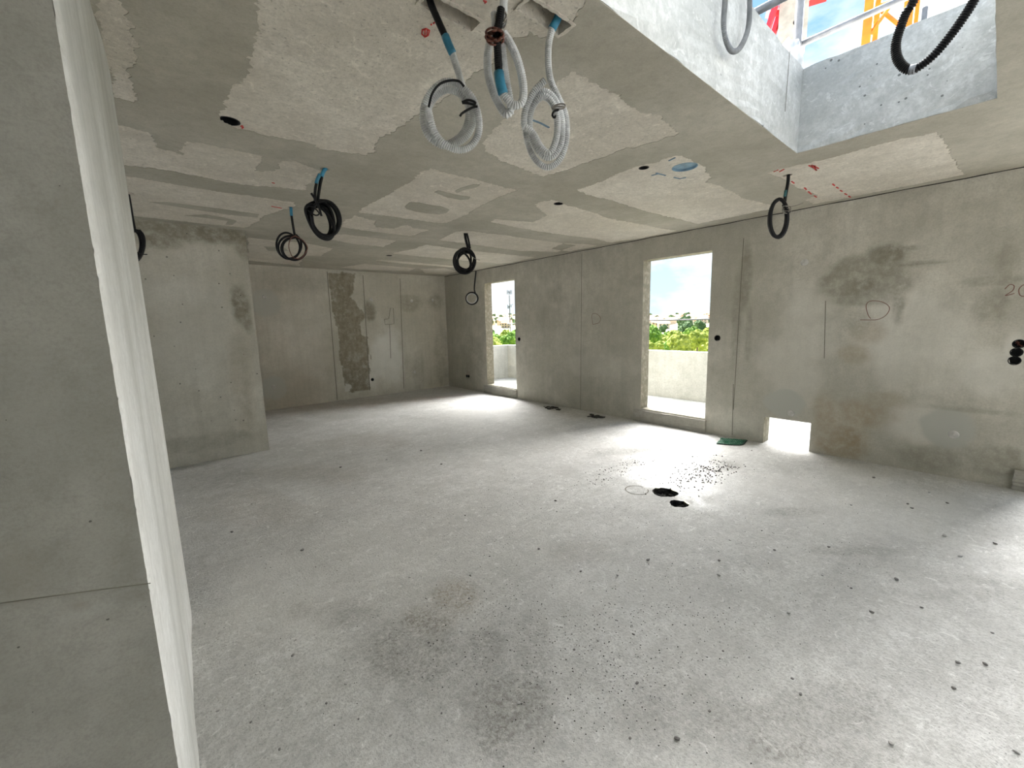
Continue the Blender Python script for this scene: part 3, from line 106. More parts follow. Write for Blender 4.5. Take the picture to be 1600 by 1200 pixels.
def box_bm(a, b, bevel=0.0, bm=None):
    own = bm is None
    if own: bm = bmesh.new()
    x0, y0, z0 = a; x1, y1, z1 = b
    v = [bm.verts.new(p) for p in ((x0,y0,z0),(x1,y0,z0),(x1,y1,z0),(x0,y1,z0),(x0,y0,z1),(x1,y0,z1),(x1,y1,z1),(x0,y1,z1))]
    for f in ((0,3,2,1),(4,5,6,7),(0,1,5,4),(1,2,6,5),(2,3,7,6),(3,0,4,7)): bm.faces.new([v[i] for i in f])
    if bevel and own: bmesh.ops.bevel(bm, geom=bm.edges[:], offset=bevel, segments=2, affect='EDGES')
    return bm
def catmull(P, n):
    P = [Vector(p) for p in P]; Q = [2*P[0]-P[1]]+P+[2*P[-1]-P[-2]]; o = []
    for i in range(1, len(Q)-2):
        a, b, c, d = Q[i-1:i+3]
        for k in range(n):
            t = k/n
            o.append(.5*((2*b)+(c-a)*t+(2*a-5*b+4*c-d)*t*t+(3*b-a-3*c+d)*t**3))
    o.append(P[-1]); return o
def resample(P, step):
    out = [P[0]]; acc = 0.0
    for i in range(1, len(P)):
        a, b = P[i-1], P[i]; d = (b-a).length
        if d == 0: continue
        t = step-acc
        while t <= d:
            out.append(a.lerp(b, t/d)); t += step
        acc = d-(t-step)
    if (out[-1]-P[-1]).length > step*.3: out.append(P[-1])
    return out
def tube_data(pts, rad, sides=8, corr=False, step=None, origin=Vector((0, 0, 0))):
    if len(pts) > 2: P = catmull(pts, 10)
    else: P = [Vector(pts[0]), Vector(pts[1])]
    step = step or (0.0036 if corr else max(rad*1.2, .004))
    P = resample(P, step)
    V, F = [], []; T0 = (P[1]-P[0]).normalized(); N = T0.orthogonal().normalized()
    for i, p in enumerate(P):
        T = (P[min(i+1, len(P)-1)]-P[max(i-1, 0)]).normalized()
        N = (N-T*N.dot(T)).normalized(); B = T.cross(N)
        r = rad*((1.08, .76)[i % 2]) if corr else rad
        for k in range(sides):
            a = 2*math.pi*k/sides
            V.append(p-origin+N*(r*math.cos(a))+B*(r*math.sin(a)))
    n = len(P)
    for i in range(n-1):
        for k in range(sides):
            k2 = (k+1) % sides
            F.append((i*sides+k, i*sides+k2, (i+1)*sides+k2, (i+1)*sides+k))
    F.append(tuple(range(sides))[::-1]); F.append(tuple((n-1)*sides+k for k in range(sides)))
    return V, F
def tube(name, pts, rad, mat, parent=None, sides=8, corr=False, origin=Vector((0, 0, 0)), step=None):
    V, F = tube_data(pts, rad, sides, corr, step, origin)
    return mesh_obj(name, V, F, mat, parent, smooth=not corr)
# numpy value noise
def _h(ix, iy, s):
    n = (ix*374761393+iy*668265263+s*1442695041) & 0xffffffff
    n = ((n ^ (n >> 13))*1274126177) & 0xffffffff
    return ((n ^ (n >> 16)) & 0xffff)/65535.0
def vnoise(x, y, s=0):
    ix, iy = np.floor(x).astype(np.int64), np.floor(y).astype(np.int64); fx, fy = x-ix, y-iy
    fx, fy = fx*fx*(3-2*fx), fy*fy*(3-2*fy)
    a = _h(ix, iy, s)*(1-fx)+_h(ix+1, iy, s)*fx; b = _h(ix, iy+1, s)*(1-fx)+_h(ix+1, iy+1, s)*fx
    return a*(1-fy)+b*fy
def fbm(x, y, s=0, o=5):
    v = np.zeros_like(x); a = .5; t = 0
    for i in range(o):
        v += a*vnoise(x, y, s+i*17); t += a; x = x*2.03; y = y*2.03; a *= .5
    return v/t
def sstep(e0, e1, v):
    t = np.clip((v-e0)/(e1-e0), 0, 1); return t*t*(3-2*t)
def inpoly(x, y, poly):
    c = np.zeros(x.shape, bool); n = len(poly); j = n-1
    for i in range(n):
        xi, yi = poly[i]; xj, yj = poly[j]
        if yi != yj: c ^= ((yi > y) != (yj > y)) & (x < (xj-xi)*(y-yi)/(yj-yi)+xi)
        j = i
    return c
def stain_map(S, T, ells, freq=3.0, warp=.35, seed=0):
    out = np.zeros(S.shape+(4,))
    n1 = fbm(S*freq, T*freq, seed+1)-.5; n2 = fbm(S*freq*4, T*freq*4, seed+5)-.5; n3 = fbm(S*freq*1.5+9, T*freq*1.5, seed+9)
    for (cx, cy, ax, ay, bx, by, ch, st) in ells:
        det = ax*by-ay*bx
        if abs(det) < 1e-9: continue
        dx, dy = S-cx, T-cy
        p = (dx*by-dy*bx)/det; q = (ax*dy-ay*dx)/det
        r = np.sqrt(p*p+q*q)
        w = warp*(.7 if (ch == 3 and freq > 2.5) else 1)
        m = sstep(1.25, .55 if ch != 3 else .95, r+w*4.0*n1*.7+n2*.7*w)
        m = m*st*(.65+.7*n3 if ch != 3 else 1)
        out[..., ch] = np.maximum(out[..., ch], np.clip(m, 0, 1))
    return out
def lines(a, b, sp, extra=()):
    n = max(1, int(round((b-a)/sp))); L_ = list(np.linspace(a, b, n+1))
    for e in extra:
        if a < e < b:
            k = min(range(len(L_)), key=lambda i: abs(L_[i]-e))
            if k in (0, len(L_)-1): continue
            L_[k] = e
    return np.array(sorted(set(L_)))
def grid_surface(name, mapf, s0, s1, t0, t1, sp, mat, openings=(), holes=(), ells=(), extra_stain=None, seed=0, freq=3.0, warp=.35, flip=False, thick=None, disp=0.0):
    """dense sheet with a 'stain' attribute; rectangular openings and round ragged holes are really cut out"""
    ls = lines(s0, s1, sp, [e for o in openings for e in o[:2]]); lt = lines(t0, t1, sp, [e for o in openings for e in o[2:]])
    S, T = np.meshgrid(ls, lt, indexing='ij'); ns, nt = S.shape
    st = stain_map(S, T, ells, freq, warp, seed) if len(ells) else np.zeros(S.shape+(4,))
    if extra_stain: extra_stain(S, T, st)
    D = (fbm(S*2.2, T*2.2, seed+31)-.5)*disp
    keep = np.ones((ns-1, nt-1), bool); cs = (ls[:-1]+ls[1:])/2; ct = (lt[:-1]+lt[1:])/2
    for (a, b, c, d) in openings:
        keep &= ~(((cs > a) & (cs < b))[:, None] & ((ct > c) & (ct < d))[None, :])
    S2, T2 = S.copy(), T.copy()
    for (cx, cy, rad, rag) in holes:
        ang = np.arctan2(T-cy, S-cx); r = np.hypot(S-cx, T-cy)
        RR = rad*(1+rag*(fbm(np.cos(ang)*2+5+cx, np.sin(ang)*2+5+cy, 3)-.5)*2)
        ins = r < RR
        f_all = ins[:-1, :-1] & ins[1:, :-1] & ins[:-1, 1:] & ins[1:, 1:]
        keep &= ~f_all
        sc = np.where(ins, RR/np.maximum(r, 1e-6), 1)
        S2 = np.where(ins, cx+(S-cx)*sc, S2); T2 = np.where(ins, cy+(T-cy)*sc, T2)
    idx = np.arange(ns*nt).reshape(ns, nt)
    q = np.stack([idx[:-1, :-1], idx[1:, :-1], idx[1:, 1:], idx[:-1, 1:]], -1)[keep]
    if flip: q = q[:, ::-1]
    V = mapf(S2.ravel(), T2.ravel(), D.ravel())
    used = np.unique(q); rem = -np.ones(ns*nt, int); rem[used] = np.arange(len(used)); q = rem[q]; V = V[used]; col = st.reshape(-1, 4)[used]
    me = bpy.data.meshes.new(name); me.vertices.add(len(V)); me.vertices.foreach_set('co', V.astype(np.float32).ravel())
    me.loops.add(q.size); me.loops.foreach_set('vertex_index', q.astype(np.int32).ravel())
    me.polygons.add(len(q)); me.polygons.foreach_set('loop_start', np.arange(0, q.size, 4, dtype=np.int32)); me.polygons.foreach_set('loop_total', np.full(len(q), 4, np.int32))
    me.polygons.foreach_set('use_smooth', np.ones(len(q), bool))
    me.update(calc_edges=True); me.validate()
    at = me.attributes.new('stain', 'FLOAT_COLOR', 'POINT'); at.data.foreach_set('color', col.astype(np.float32).ravel())
    me.materials.append(mat)
    if thick:      # back sheet and reveals, coarse
        bm = bmesh.new(); bm.from_mesh(me); lay = bm.verts.layers.float_color.get('stain')
        def quad(pts):
            vs = [bm.verts.new(p) for p in pts]; bm.faces.new(vs)
        g = lambda s, t, d: tuple(float(v) for v in mapf(np.array([s]), np.array([t]), np.array([0.0]), d)[0])
        es = sorted({s0, s1, *[e for o in openings for e in o[:2]]}); et = sorted({t0, t1, *[e for o in openings for e in o[2:]]})
        for i in range(len(es)-1):
            for j in range(len(et)-1):
                a, b, c, d = es[i], es[i+1], et[j], et[j+1]
                if any(o[0] <= a and b <= o[1] and o[2] <= c and d <= o[3] for o in openings): continue
                quad([g(a, c, thick), g(a, d, thick), g(b, d, thick), g(b, c, thick)])
        for (a, b, c, d) in list(openings)+[(s0, s1, t0, t1)]:
            if (a, b, c, d) == (s0, s1, t0, t1): continue
            for (p, r_) in (((a, c), (b, c)), ((b, c), (b, d)), ((b, d), (a, d)), ((a, d), (a, c))):
                if c == t0 and p[1] == t0 and r_[1] == t0: continue
                quad([g(*p, 0), g(*r_, 0), g(*r_, thick), g(*p, thick)])
        bm.to_mesh(me); bm.free()
    o = bpy.data.objects.new(name, me); COL.objects.link(o)
    return o
def ragged(poly, amp=.012, step=.02, seed=0):
    rnd = random.Random(seed); out = []; n = len(poly)
    for i in range(n):
        a, b = Vector(poly[i]), Vector(poly[(i+1) % n]); d = b-a; ln = d.length
        if ln < 1e-6: continue
        nn = Vector((-d.y, d.x))/ln; k = max(1, int(ln/step)); ph = rnd.random()*6; w = 0
        for j in range(k):
            t = j/k; w = w*.6+rnd.uniform(-1, 1)*amp*.6
            out.append(tuple(a+d*t+nn*(w+math.sin(t*ln*9+ph)*amp*.5)*min(1, 4*t, 4*(1-t)+.3)))
    return out
def circle(c, r, n=20, rag=0, seed=0):
    rn = random.Random(seed)
    return [(c[0]+math.cos(2*math.pi*k/n)*r*(1+rag*rn.uniform(-1, 1)), c[1]+math.sin(2*math.pi*k/n)*r*(1+rag*rn.uniform(-1, 1))) for k in range(n)]
def rect(x0, x1, y0, y1): return [(x0, y0), (x1, y0), (x1, y1), (x0, y1)]
def plate(name, outer, loops_, z0, z1, mat, parent=None):
    """flat slab between z0 (seen from below) and z1, loops cut out of / filled back in by even-odd rule"""
    pts, edges = [], []
    for lp in [outer]+loops_:
        b = len(pts); pts += [Vector(p) for p in lp]; m = len(lp); edges += [(b+i, b+(i+1) % m) for i in range(m)]
    v, e, f, *_ = delaunay_2d_cdt(pts, edges, [], 0, 1e-5)
    vx = np.array([p[:] for p in v]); fa = np.array([t for t in f if len(t) == 3]); c = vx[fa].mean(1)
    ins = inpoly(c[:, 0], c[:, 1], outer)
    for lp in loops_: ins ^= inpoly(c[:, 0], c[:, 1], lp)
    fa = fa[ins]; n = len(vx); ec = {}
    for t in fa:
        for k in range(3):
            a, b = int(t[k]), int(t[(k+1) % 3]); ec.setdefault((min(a, b), max(a, b)), []).append((a, b))
    V = [(p[0], p[1], z0) for p in vx]+[(p[0], p[1], z1) for p in vx]
    F = [tuple(int(i) for i in t[::-1]) for t in fa]+[tuple(int(i)+n for i in t) for t in fa]
    for k, l in ec.items():
        if len(l) == 1: a, b = l[0]; F.append((a, b, b+n, a+n))
    return mesh_obj(name, V, F, mat, parent)

# ------------------------------------------------------------------ materials
def new_mat(name):
    m = bpy.data.materials.new(name); m.use_nodes = True; nt = m.node_tree; nt.nodes.clear()
    out = nt.nodes.new('ShaderNodeOutputMaterial'); b = nt.nodes.new('ShaderNodeBsdfPrincipled'); nt.links.new(b.outputs[0], out.inputs[0])
    return m, nt, b
class NB:
    def __init__(s, nt): s.nt = nt; s.tc = nt.nodes.new('ShaderNodeTexCoord')
    def n(s, t, **k):
        x = s.nt.nodes.new(t)
        for a, b in k.items(): setattr(x, a, b)
        return x
    def link(s, a, b): s.nt.links.new(a, b)
    def noise(s, scale, detail=5, rough=.55, stretch=(1, 1, 1), dist=0):
        mp = s.n('ShaderNodeMapping'); mp.inputs['Scale'].default_value = stretch; s.link(s.tc.outputs['Object'], mp.inputs[0])
        x = s.n('ShaderNodeTexNoise'); x.inputs['Scale'].default_value = scale; x.inputs['Detail'].default_value = detail; x.inputs['Roughness'].default_value = rough; x.inputs['Distortion'].default_value = dist
        s.link(mp.outputs[0], x.inputs['Vector']); return x.outputs['Fac']
    def ramp(s, v, a, b, c0=0.0, c1=1.0):
        x = s.n('ShaderNodeMapRange'); x.interpolation_type = 'SMOOTHSTEP'
        x.inputs[1].default_value = a; x.inputs[2].default_value = b; x.inputs[3].default_value = c0; x.inputs[4].default_value = c1
        s.link(v, x.inputs[0]); return x.outputs[0]
    def mix(s, f, a, b, mode='MIX'):
        x = s.n('ShaderNodeMix', data_type='RGBA', blend_type=mode)
        for i, v in ((0, f), (6, a), (7, b)):
            if hasattr(v, 'default_value') or hasattr(v, 'node'): s.link(v, x.inputs[i])
            else: x.inputs[i].default_value = v if i == 0 else (*v, 1)
        return x.outputs[2]
    def math(s, op, a, b):
        x = s.n('ShaderNodeMath', operation=op)
        for i, v in ((0, a), (1, b)):
            if hasattr(v, 'node'): s.link(v, x.inputs[i])
            else: x.inputs[i].default_value = v
        return x.outputs[0]
def concrete(name, c1, c2, dark=None, brown=None, light=None, patch=None, big=.9, fine=60, streak=None, pits=0.0, pit_scale=26, speck=0.0, speck_scale=160,
             rough=.88, bump=.12, wet=False, scratch=0.0, grain=False, pit_r=.2, fine_a=.30, mottle=.35, streak_a=.22, fine_w=.2, mid=.22):
    m, nt, b = new_mat(name); N = NB(nt)
    f1 = N.ramp(N.noise(big, 6, .6), .34, .66); col = N.mix(f1, c1, c2)
    f2 = N.ramp(N.noise(big*5.5, 6, .65), .3, .72); col = N.mix(N.math('MULTIPLY', f2, mottle), col, tuple(v*.78 for v in c1))
    if streak:
        f3 = N.ramp(N.noise(9, 4, .6, streak), .42, .7); col = N.mix(N.math('MULTIPLY', f3, streak_a), col, tuple(v*.72 for v in c1))
    fine_n = N.noise(fine, 4, .7)
    col = N.mix(N.ramp(fine_n, .55-fine_w, .55+fine_w, 0, fine_a), col, tuple(v*.66 for v in c1))
    col = N.mix(N.math('MULTIPLY', N.ramp(N.noise(20, 9, .82), .46, .62), mid), col, tuple(v*.6 for v in c1))
    if scratch:
        f4 = N.ramp(N.noise(14, 5, .7, (1, 1, 1), 1.6), .56, .68); col = N.mix(N.math('MULTIPLY', f4, scratch), col, tuple(min(1, v*1.25) for v in c2))
    at = N.n('ShaderNodeAttribute', attribute_name='stain'); sp = N.n('ShaderNodeSeparateColor'); N.link(at.outputs['Color'], sp.inputs[0])
    mod = N.ramp(N.noise(16, 6, .7), .25, .62, .35, 1.0) if not grain else N.math('MULTIPLY', N.ramp(N.noise(48, 6, .8), .42, .62, .28, 1.0), N.ramp(N.noise(9, 5, .7), .3, .6, .45, 1.0))
    if light: col = N.mix(sp.outputs[2], col, light)
    if patch and not wet: col = N.mix(at.outputs['Alpha'], col, patch)
    if brown: col = N.mix(N.math('MULTIPLY', sp.outputs[1], mod), col, brown)
    if dark: col = N.mix(N.math('MULTIPLY', sp.outputs[0], mod), col, dark)
    h = fine_n
    if speck:
        f5 = N.ramp(N.noise(speck_scale, 2, .5), .62, .70); den = N.ramp(N.noise(1.7, 4, .6), .35, .7, .25, 1)
        col = N.mix(N.math('MULTIPLY', N.math('MULTIPLY', f5, den), speck), col, tuple(v*.22 for v in c1))
    if pits:
        vo = N.n('ShaderNodeTexVoronoi'); vo.inputs['Scale'].default_value = pit_scale; N.link(N.tc.outputs['Object'], vo.inputs['Vector'])
        sc = N.n('ShaderNodeSeparateColor'); N.link(vo.outputs['Color'], sc.inputs[0])
        pick = N.math('LESS_THAN', sc.outputs[0], pits); rad = N.math('MULTIPLY', sc.outputs[1], pit_r)
        hit = N.math('MULTIPLY', pick, N.math('LESS_THAN', vo.outputs['Distance'], rad)); col = N.mix(N.math('MULTIPLY', hit, .8), col, tuple(v*.2 for v in c1))
    N.link(col, b.inputs['Base Color'])
    bp = N.n('ShaderNodeBump'); bp.inputs['Strength'].default_value = bump; bp.inputs['Distance'].default_value = .012
    hh = N.math('ADD', h, N.math('MULTIPLY', N.noise(big*9, 5, .6), .8)); N.link(hh, bp.inputs['Height']); N.link(bp.outputs[0], b.inputs['Normal'])
    if wet: N.link(N.ramp(N.math('MULTIPLY', at.outputs['Alpha'], N.ramp(N.noise(11, 5, .6), .3, .6, .4, 1)), 0, 1, rough, .42), b.inputs['Roughness'])
    else: b.inputs['Roughness'].default_value = rough
    b.inputs['Specular IOR Level'].default_value = .35
    return m
def plain(name, c, rough=.6, metal=0, var=.25, scale=20, spec=.5):
    m, nt, b = new_mat(name); N = NB(nt)
    N.link(N.mix(N.ramp(N.noise(scale, 4), .3, .7), tuple(v*(1-var) for v in c), tuple(min(1, v*(1+var*.5)) for v in c)), b.inputs['Base Color'])
    b.inputs['Roughness'].default_value = rough; b.inputs['Metallic'].default_value = metal; b.inputs['Specular IOR Level'].default_value = spec
    return m
M = {}
M['floor'] = concrete('floor_concrete', (.57, .565, .54), (.70, .695, .675), dark=(.10, .09, .065), brown=(.24, .195, .135), light=(.68, .67, .64), big=.7, fine=75, speck=.75, speck_scale=110, grain=True, rough=.8, bump=.38, wet=True, scratch=.45, fine_a=.62, mottle=.7, streak=(.25, 2.2, 1), fine_w=.11, mid=.5)
M['wall'] = concrete('wall_concrete', (.47, .45, .38), (.64, .615, .54), dark=(.16, .148, .105), brown=(.33, .27, .185), light=(.74, .72, .66), patch=(.42, .42, .375), big=.8, fine=70, streak=(1.4, 1.4, .10), pits=.12, rough=.85, bump=.12, mottle=.55, fine_a=.4)
M['wall_back'] = concrete('wall_concrete_pale', (.50, .475, .40), (.66, .635, .56), dark=(.17, .152, .105), brown=(.27, .22, .145), light=(.78, .78, .75), patch=(.46, .465, .42), big=.9, fine=60, streak=(1.6, 1.6, .06), pits=.08, rough=.85, bump=.10)
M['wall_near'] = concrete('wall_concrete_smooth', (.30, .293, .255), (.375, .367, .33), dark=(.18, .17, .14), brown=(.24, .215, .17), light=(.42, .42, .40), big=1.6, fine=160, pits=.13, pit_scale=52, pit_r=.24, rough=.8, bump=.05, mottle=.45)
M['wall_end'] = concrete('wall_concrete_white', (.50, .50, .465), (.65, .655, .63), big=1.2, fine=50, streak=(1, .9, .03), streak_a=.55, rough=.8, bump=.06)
M['slab'] = concrete('ceiling_slab', (.66, .615, .53), (.79, .745, .66), big=1.1, fine=55, speck=.55, speck_scale=60, rough=.9, bump=.40, scratch=.35, mottle=.55, fine_a=.5, mid=.35)
M['filler'] = concrete('ceiling_filler', (.40, .376, .31), (.52, .493, .42), big=1.4, fine=120, rough=.8, bump=.04, scratch=.12)
M['shaft'] = concrete('shaft_concrete', (.45, .458, .438), (.63, .64, .62), big=3.2, fine=50, pits=.08, rough=.85, bump=.12, scratch=.4, mottle=.6, fine_a=.4)
M['parapet'] = concrete('parapet_concrete', (.46, .46, .43), (.58, .58, .55), big=1.3, fine=40, streak=(1.5, 1.5, .1), pits=.1, rough=.85)
M['sill'] = concrete('sill_concrete', (.34, .325, .28), (.43, .41, .36), big=3, fine=60, rough=.88, bump=.15)
M['joint'] = plain('joint_line', (.17, .16, .125), .9)
M['plug'] = plain('cement_plug', (.52, .51, .48), .85)
M['red'] = plain('red_spray', (.62, .06, .05), .8, var=.4, scale=90)
M['pencil'] = plain('red_brown_crayon', (.20, .105, .085), .9, var=.3, scale=200)
M['graphite'] = plain('pencil_line', (.20, .19, .16), .9)
M['bluepaint'] = plain('blue_chalk', (.16, .25, .33), .9)
M['black'] = plain('black_plastic', (.007, .007, .008), .5, spec=.3)
M['grey'] = plain('grey_conduit', (.62, .63, .63), .5)
M['grey_dark'] = plain('weathered_grey_conduit', (.24, .25, .26), .55)
M['blue'] = plain('blue_tape', (.04, .25, .40), .45)
M['teal'] = plain('teal_tape', (.04, .16, .17), .5)
M['copper'] = plain('brown_wire', (.16, .055, .035), .4)
M['steel'] = plain('tie_wire', (.33, .31, .28), .4, .6)
M['bluecap'] = plain('blue_cap', (.20, .33, .43), .6)
M['slot'] = plain('recess_concrete', (.27, .25, .20), .9)
M['stone'] = plain('stone_chip', (.22, .21, .20), .9, var=.5, scale=30)
M['stone_pale'] = plain('stone_chip_pale', (.50, .49, .47), .9, var=.3, scale=30)
M['dirt_shadow'] = plain('debris_and_shadow', (.045, .042, .035), .9, var=.4, scale=60)
M['hole'] = plain('hole_soil', (.03, .028, .025), .95, var=.6, scale=50)
M['green'] = plain('green_mesh', (.02, .17, .09), .6)
M['galv'] = plain('galvanised_steel', (.24, .25, .27), .5, .3, scale=12)
M['orange'] = plain('orange_paint', (.80, .26, .02), .5, scale=3)
M['redpaint'] = plain('red_paint', (.52, .03, .05), .5, scale=3)
M['ballast'] = plain('ballast_concrete', (.55, .50, .42), .9, scale=4)
M['white'] = plain('white_foam', (.80, .81, .80), .8, scale=14)
M['grass'] = plain('hill_ground', (.33, .33, .18), .95, var=.4, scale=.03)
M['gravel'] = plain('pale_gravel', (.30, .30, .30), .95, var=.3, scale=.5)
M['mast'] = plain('mast_steel', (.07, .075, .08), .5, scale=2)
def leaf_mat(name, a, b, scale):
    m, nt, bs = new_mat(name); N = NB(nt)
    N.link(N.mix(N.ramp(N.noise(scale, 5, .7), .35, .65), a, b), bs.inputs['Base Color']); bs.inputs['Roughness'].default_value = .85
    bs.inputs['Specular IOR Level'].default_value = .1
    return m
LEAF = [leaf_mat('leaves_green', (.05, .12, .02), (.20, .32, .06), 2.2), leaf_mat('leaves_yellow', (.13, .18, .03), (.34, .38, .08), 2.2), leaf_mat('leaves_dark', (.04, .08, .035), (.11, .17, .07), .5)]
M['bark'] = plain('bark', (.12, .09, .06), .9)

# ------------------------------------------------------------------ structure
# floor, with two broken drain holes
DR1, DR2 = (3.194, 1.748, .103, .22), (3.068, 1.553, .072, .30)
fl = grid_surface('floor', lambda s, t, d, k=0: np.stack([s, t, d], -1), X0, XR+WT, Y0, YB+WT, .025, M['floor'], holes=(DR1, DR2), ells=STAIN_LIGHT_F, seed=3, freq=2.2, warp=.42, disp=.004)
tag(fl, kind='structure')
for i, (cx, cy, r, rag) in enumerate((DR1, DR2)):
    V, F = [], []; n = 24
    for j, (zz, k) in enumerate(((-.002, 1.06), (-.03, 1.0), (-.07, .9), (-.11, .55))):
        for a in range(n):
            th = 2*math.pi*a/n; q = r*k*(1+.12*math.sin(th*5+j*1.3+i)+.06*math.sin(th*11+j*2))
            V.append((cx+q*math.cos(th), cy+q*math.sin(th), zz))
    V.append((cx, cy, -.12))
    for j in range(3):
        for a in range(n): F.append((j*n+a, j*n+(a+1) % n, (j+1)*n+(a+1) % n, (j+1)*n+a))
    for a in range(n): F.append((3*n+a, 3*n+(a+1) % n, 4*n))
    mesh_obj('drain_hole', V, F, M['hole'], fl)
    bm = bmesh.new(); rn = random.Random(i+4)      # crumbled lumps inside the hole
    for k in range(14):
        a = rn.random()*6.28; q = r*rn.uniform(.1, .8); s = rn.uniform(.012, .028)
        mt = Matrix.Translation((cx+q*math.cos(a), cy+q*math.sin(a), rn.uniform(-.07, -.035))) @ Matrix.Rotation(rn.random()*6, 4, 'Z') @ Matrix.Diagonal((s*1.4, s, s*.8, 1))
        bmesh.ops.create_icosphere(bm, subdivisions=1, radius=1, matrix=mt)
    tag(bm_obj('crumbled_soil', bm, M['hole'], fl), kind='stuff')
# scored ring beside the holes
V, F = [], []; rc = (3.061, 1.934); n = 40
for k in range(n):
    a = 2*math.pi*k/n
    for q in (.092, .100): V.append((rc[0]+q*math.cos(a), rc[1]+q*math.sin(a), .003))
for k in range(n-4): F.append((2*k, 2*k+1, 2*k+3, 2*k+2))
mesh_obj('scored_ring', V, F, M['joint'], fl)

# outer wall with two tall openings, a third one further along and a low vent
W1 = (6.105, 7.06, .185, 2.31); W2 = (2.385, 3.335, .185, 2.305); W3 = (-2.70, -.295, .185, 2.305); VENT = (1.235, 1.695, 0.0, .32)  # W3 is extended out of view to admit extra daylight
SOCK_R = [(-.121, 1.212), (-.115, 1.143), (-.111, 1.075), (6.0, 1.168), (2.275, 1.232)]
TWIN = [(7.83, .305), (7.755, .305)]
wr = grid_surface('wall_right', lambda s, t, d, k=0: np.stack([np.full_like(s, XR+k), s, t], -1), Y0, YB, 0, H, .02, M['wall'], openings=(W1, W2, W3, VENT),
                  holes=[(a, b, .034, 0) for a, b in SOCK_R]+[(a, b, .03, 0) for a, b in TWIN], ells=STAIN_R, seed=11, freq=3.0, warp=.38, flip=False, thick=WT)
tag(wr, kind='structure')
def peel(S, T, st):
    wxn = (fbm(S*9, T*3.5, 77)-.5)*.16; wyn = (fbm(S*9+7, T*9, 78)-.5)*.12
    m = inpoly(S+wxn, T+wyn, PEEL_B)
    isl = sstep(.60, .66, fbm(S*8, T*4.5, 91)); tex = .75+.5*(fbm(S*30, T*8, 95)-.5)
    low = np.clip((1.1-T)/1.1, 0, 1)
    m2 = m*(1-isl*low)
    st[..., 0] = np.maximum(st[..., 0], m2*.75*tex); st[..., 1] = np.maximum(st[..., 1], m2*.85*tex)
    st[..., 2] = np.maximum(st[..., 2], m*isl*low*.8)
wbk = grid_surface('wall_back', lambda s, t, d, k=0: np.stack([s, np.full_like(s, YB+k), t], -1), X0, XR, 0, H, .02, M['wall_back'],
                   holes=[(3.43, .357, .03, 0)], ells=STAIN_B, extra_stain=peel, seed=21, freq=3.0, warp=.35, flip=True, thick=WT)
tag(wbk, kind='structure')
wal = grid_surface('wall_alcove', lambda s, t, d, k=0: np.stack([s, np.full_like(s, YS+k), t], -1), X0, .925, 0, H, .02, M['wall_back'], ells=STAIN_S, seed=33, freq=3.2, warp=.4, flip=True, thick=.2)
tag(wal, kind='structure')
WEST_ADDED_OPEN = ((3.2, 5.2, .185, 2.31), (6.6, 7.6, .185, 2.31))  # unseen openings, added to let more daylight into the left side
ww = grid_surface('wall_west', lambda s, t, d, k=0: np.stack([np.full_like(s, X0-k), s, t], -1), Y0, YB, 0, H, .1, M['wall'], openings=WEST_ADDED_OPEN, seed=45, flip=True, thick=.2)
tag(ww, kind='structure')
FRONT_ADDED_OPEN = ((.6, 3.4, .02, 2.35),)  # opening behind the viewer, added to bring in daylight
wf = grid_surface('wall_front', lambda s, t, d, k=0: np.stack([s, np.full_like(s, Y0-k), t], -1), X0, XR, 0, H, .1, M['wall'], openings=FRONT_ADDED_OPEN, seed=41, thick=.2)
tag(wf, kind='structure')
# block of wall standing close on the left: dark broad face towards the viewer, pale side face
A, B = (-.067, 1.10), (-.018, 2.64)
def near_map(s, t, d, k=0):      # s: distance left of the corner
    return np.stack([A[0]-s, np.full_like(s, A[1]), t], -1)
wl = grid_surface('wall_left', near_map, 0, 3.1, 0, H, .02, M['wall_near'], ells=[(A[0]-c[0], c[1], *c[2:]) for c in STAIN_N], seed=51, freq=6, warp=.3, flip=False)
me = wl.data
V = [(A[0], A[1], 0), (B[0], B[1], 0), (B[0], B[1], H), (A[0], A[1], H), (X0, B[1], 0), (X0, B[1], H)]
tag(wl, kind='structure')
# side face with a faintly wavy cast surface and ragged arris
V, F = [], []; rn = random.Random(5); nu, nv = 60, 160
for i in range(nu+1):
    for j in range(nv+1):
        u, v = i/nu, j/nv; x = A[0]+(B[0]-A[0])*u; y = A[1]+(B[1]-A[1])*u
        w = .0035*math.sin(u*7.5+.8*math.sin(v*2.2))+.0015*math.sin(u*21+v*3)
        if i == 0: w = rn.uniform(-.0022, .0012); 
        V.append((x+w, y, v*H))
for i in range(nu):
    for j in range(nv):
        a = i*(nv+1)+j; F.append((a, a+nv+1, a+nv+2, a+1))
b0 = len(V); V += [(X0, B[1], 0), (X0, B[1], H)]
F.append((nu*(nv+1), b0, b0+1, nu*(nv+1)+nv))
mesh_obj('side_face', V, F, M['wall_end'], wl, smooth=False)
# pour joint on the near face
def ribbon(name, pts3, width, nrm, mat, parent, lift=.0012, thick=.0012, taper=False):
    P = [Vector(p) for p in pts3]; nv_ = Vector(nrm); V, F = [], []
    for i, p in enumerate(P):
        t = (P[min(i+1, len(P)-1)]-P[max(i-1, 0)]).normalized(); s = nv_.cross(t)*(width/2)
        for k in (-1, 1): V.append(p+s*k+nv_*lift); V.append(p+s*k)
    for i in range(len(P)-1):
        a = 4*i; b = a+4
        F += [(a, a+2, b+2, b), (a, b, b+1, a+1), (a+2, a+3, b+3, b+2)]
    n = 4*(len(P)-1); F += [(0, 1, 3, 2), (n, n+2, n+3, n+1)]
    return mesh_obj(name, V, F, mat, parent)
ribbon('pour_joint', [(x, A[1], z_) for x, z_ in NEARJOINT[:1]+NEARJOINT[1:]], .0016, (0, -1, 0), M['joint'], wl)

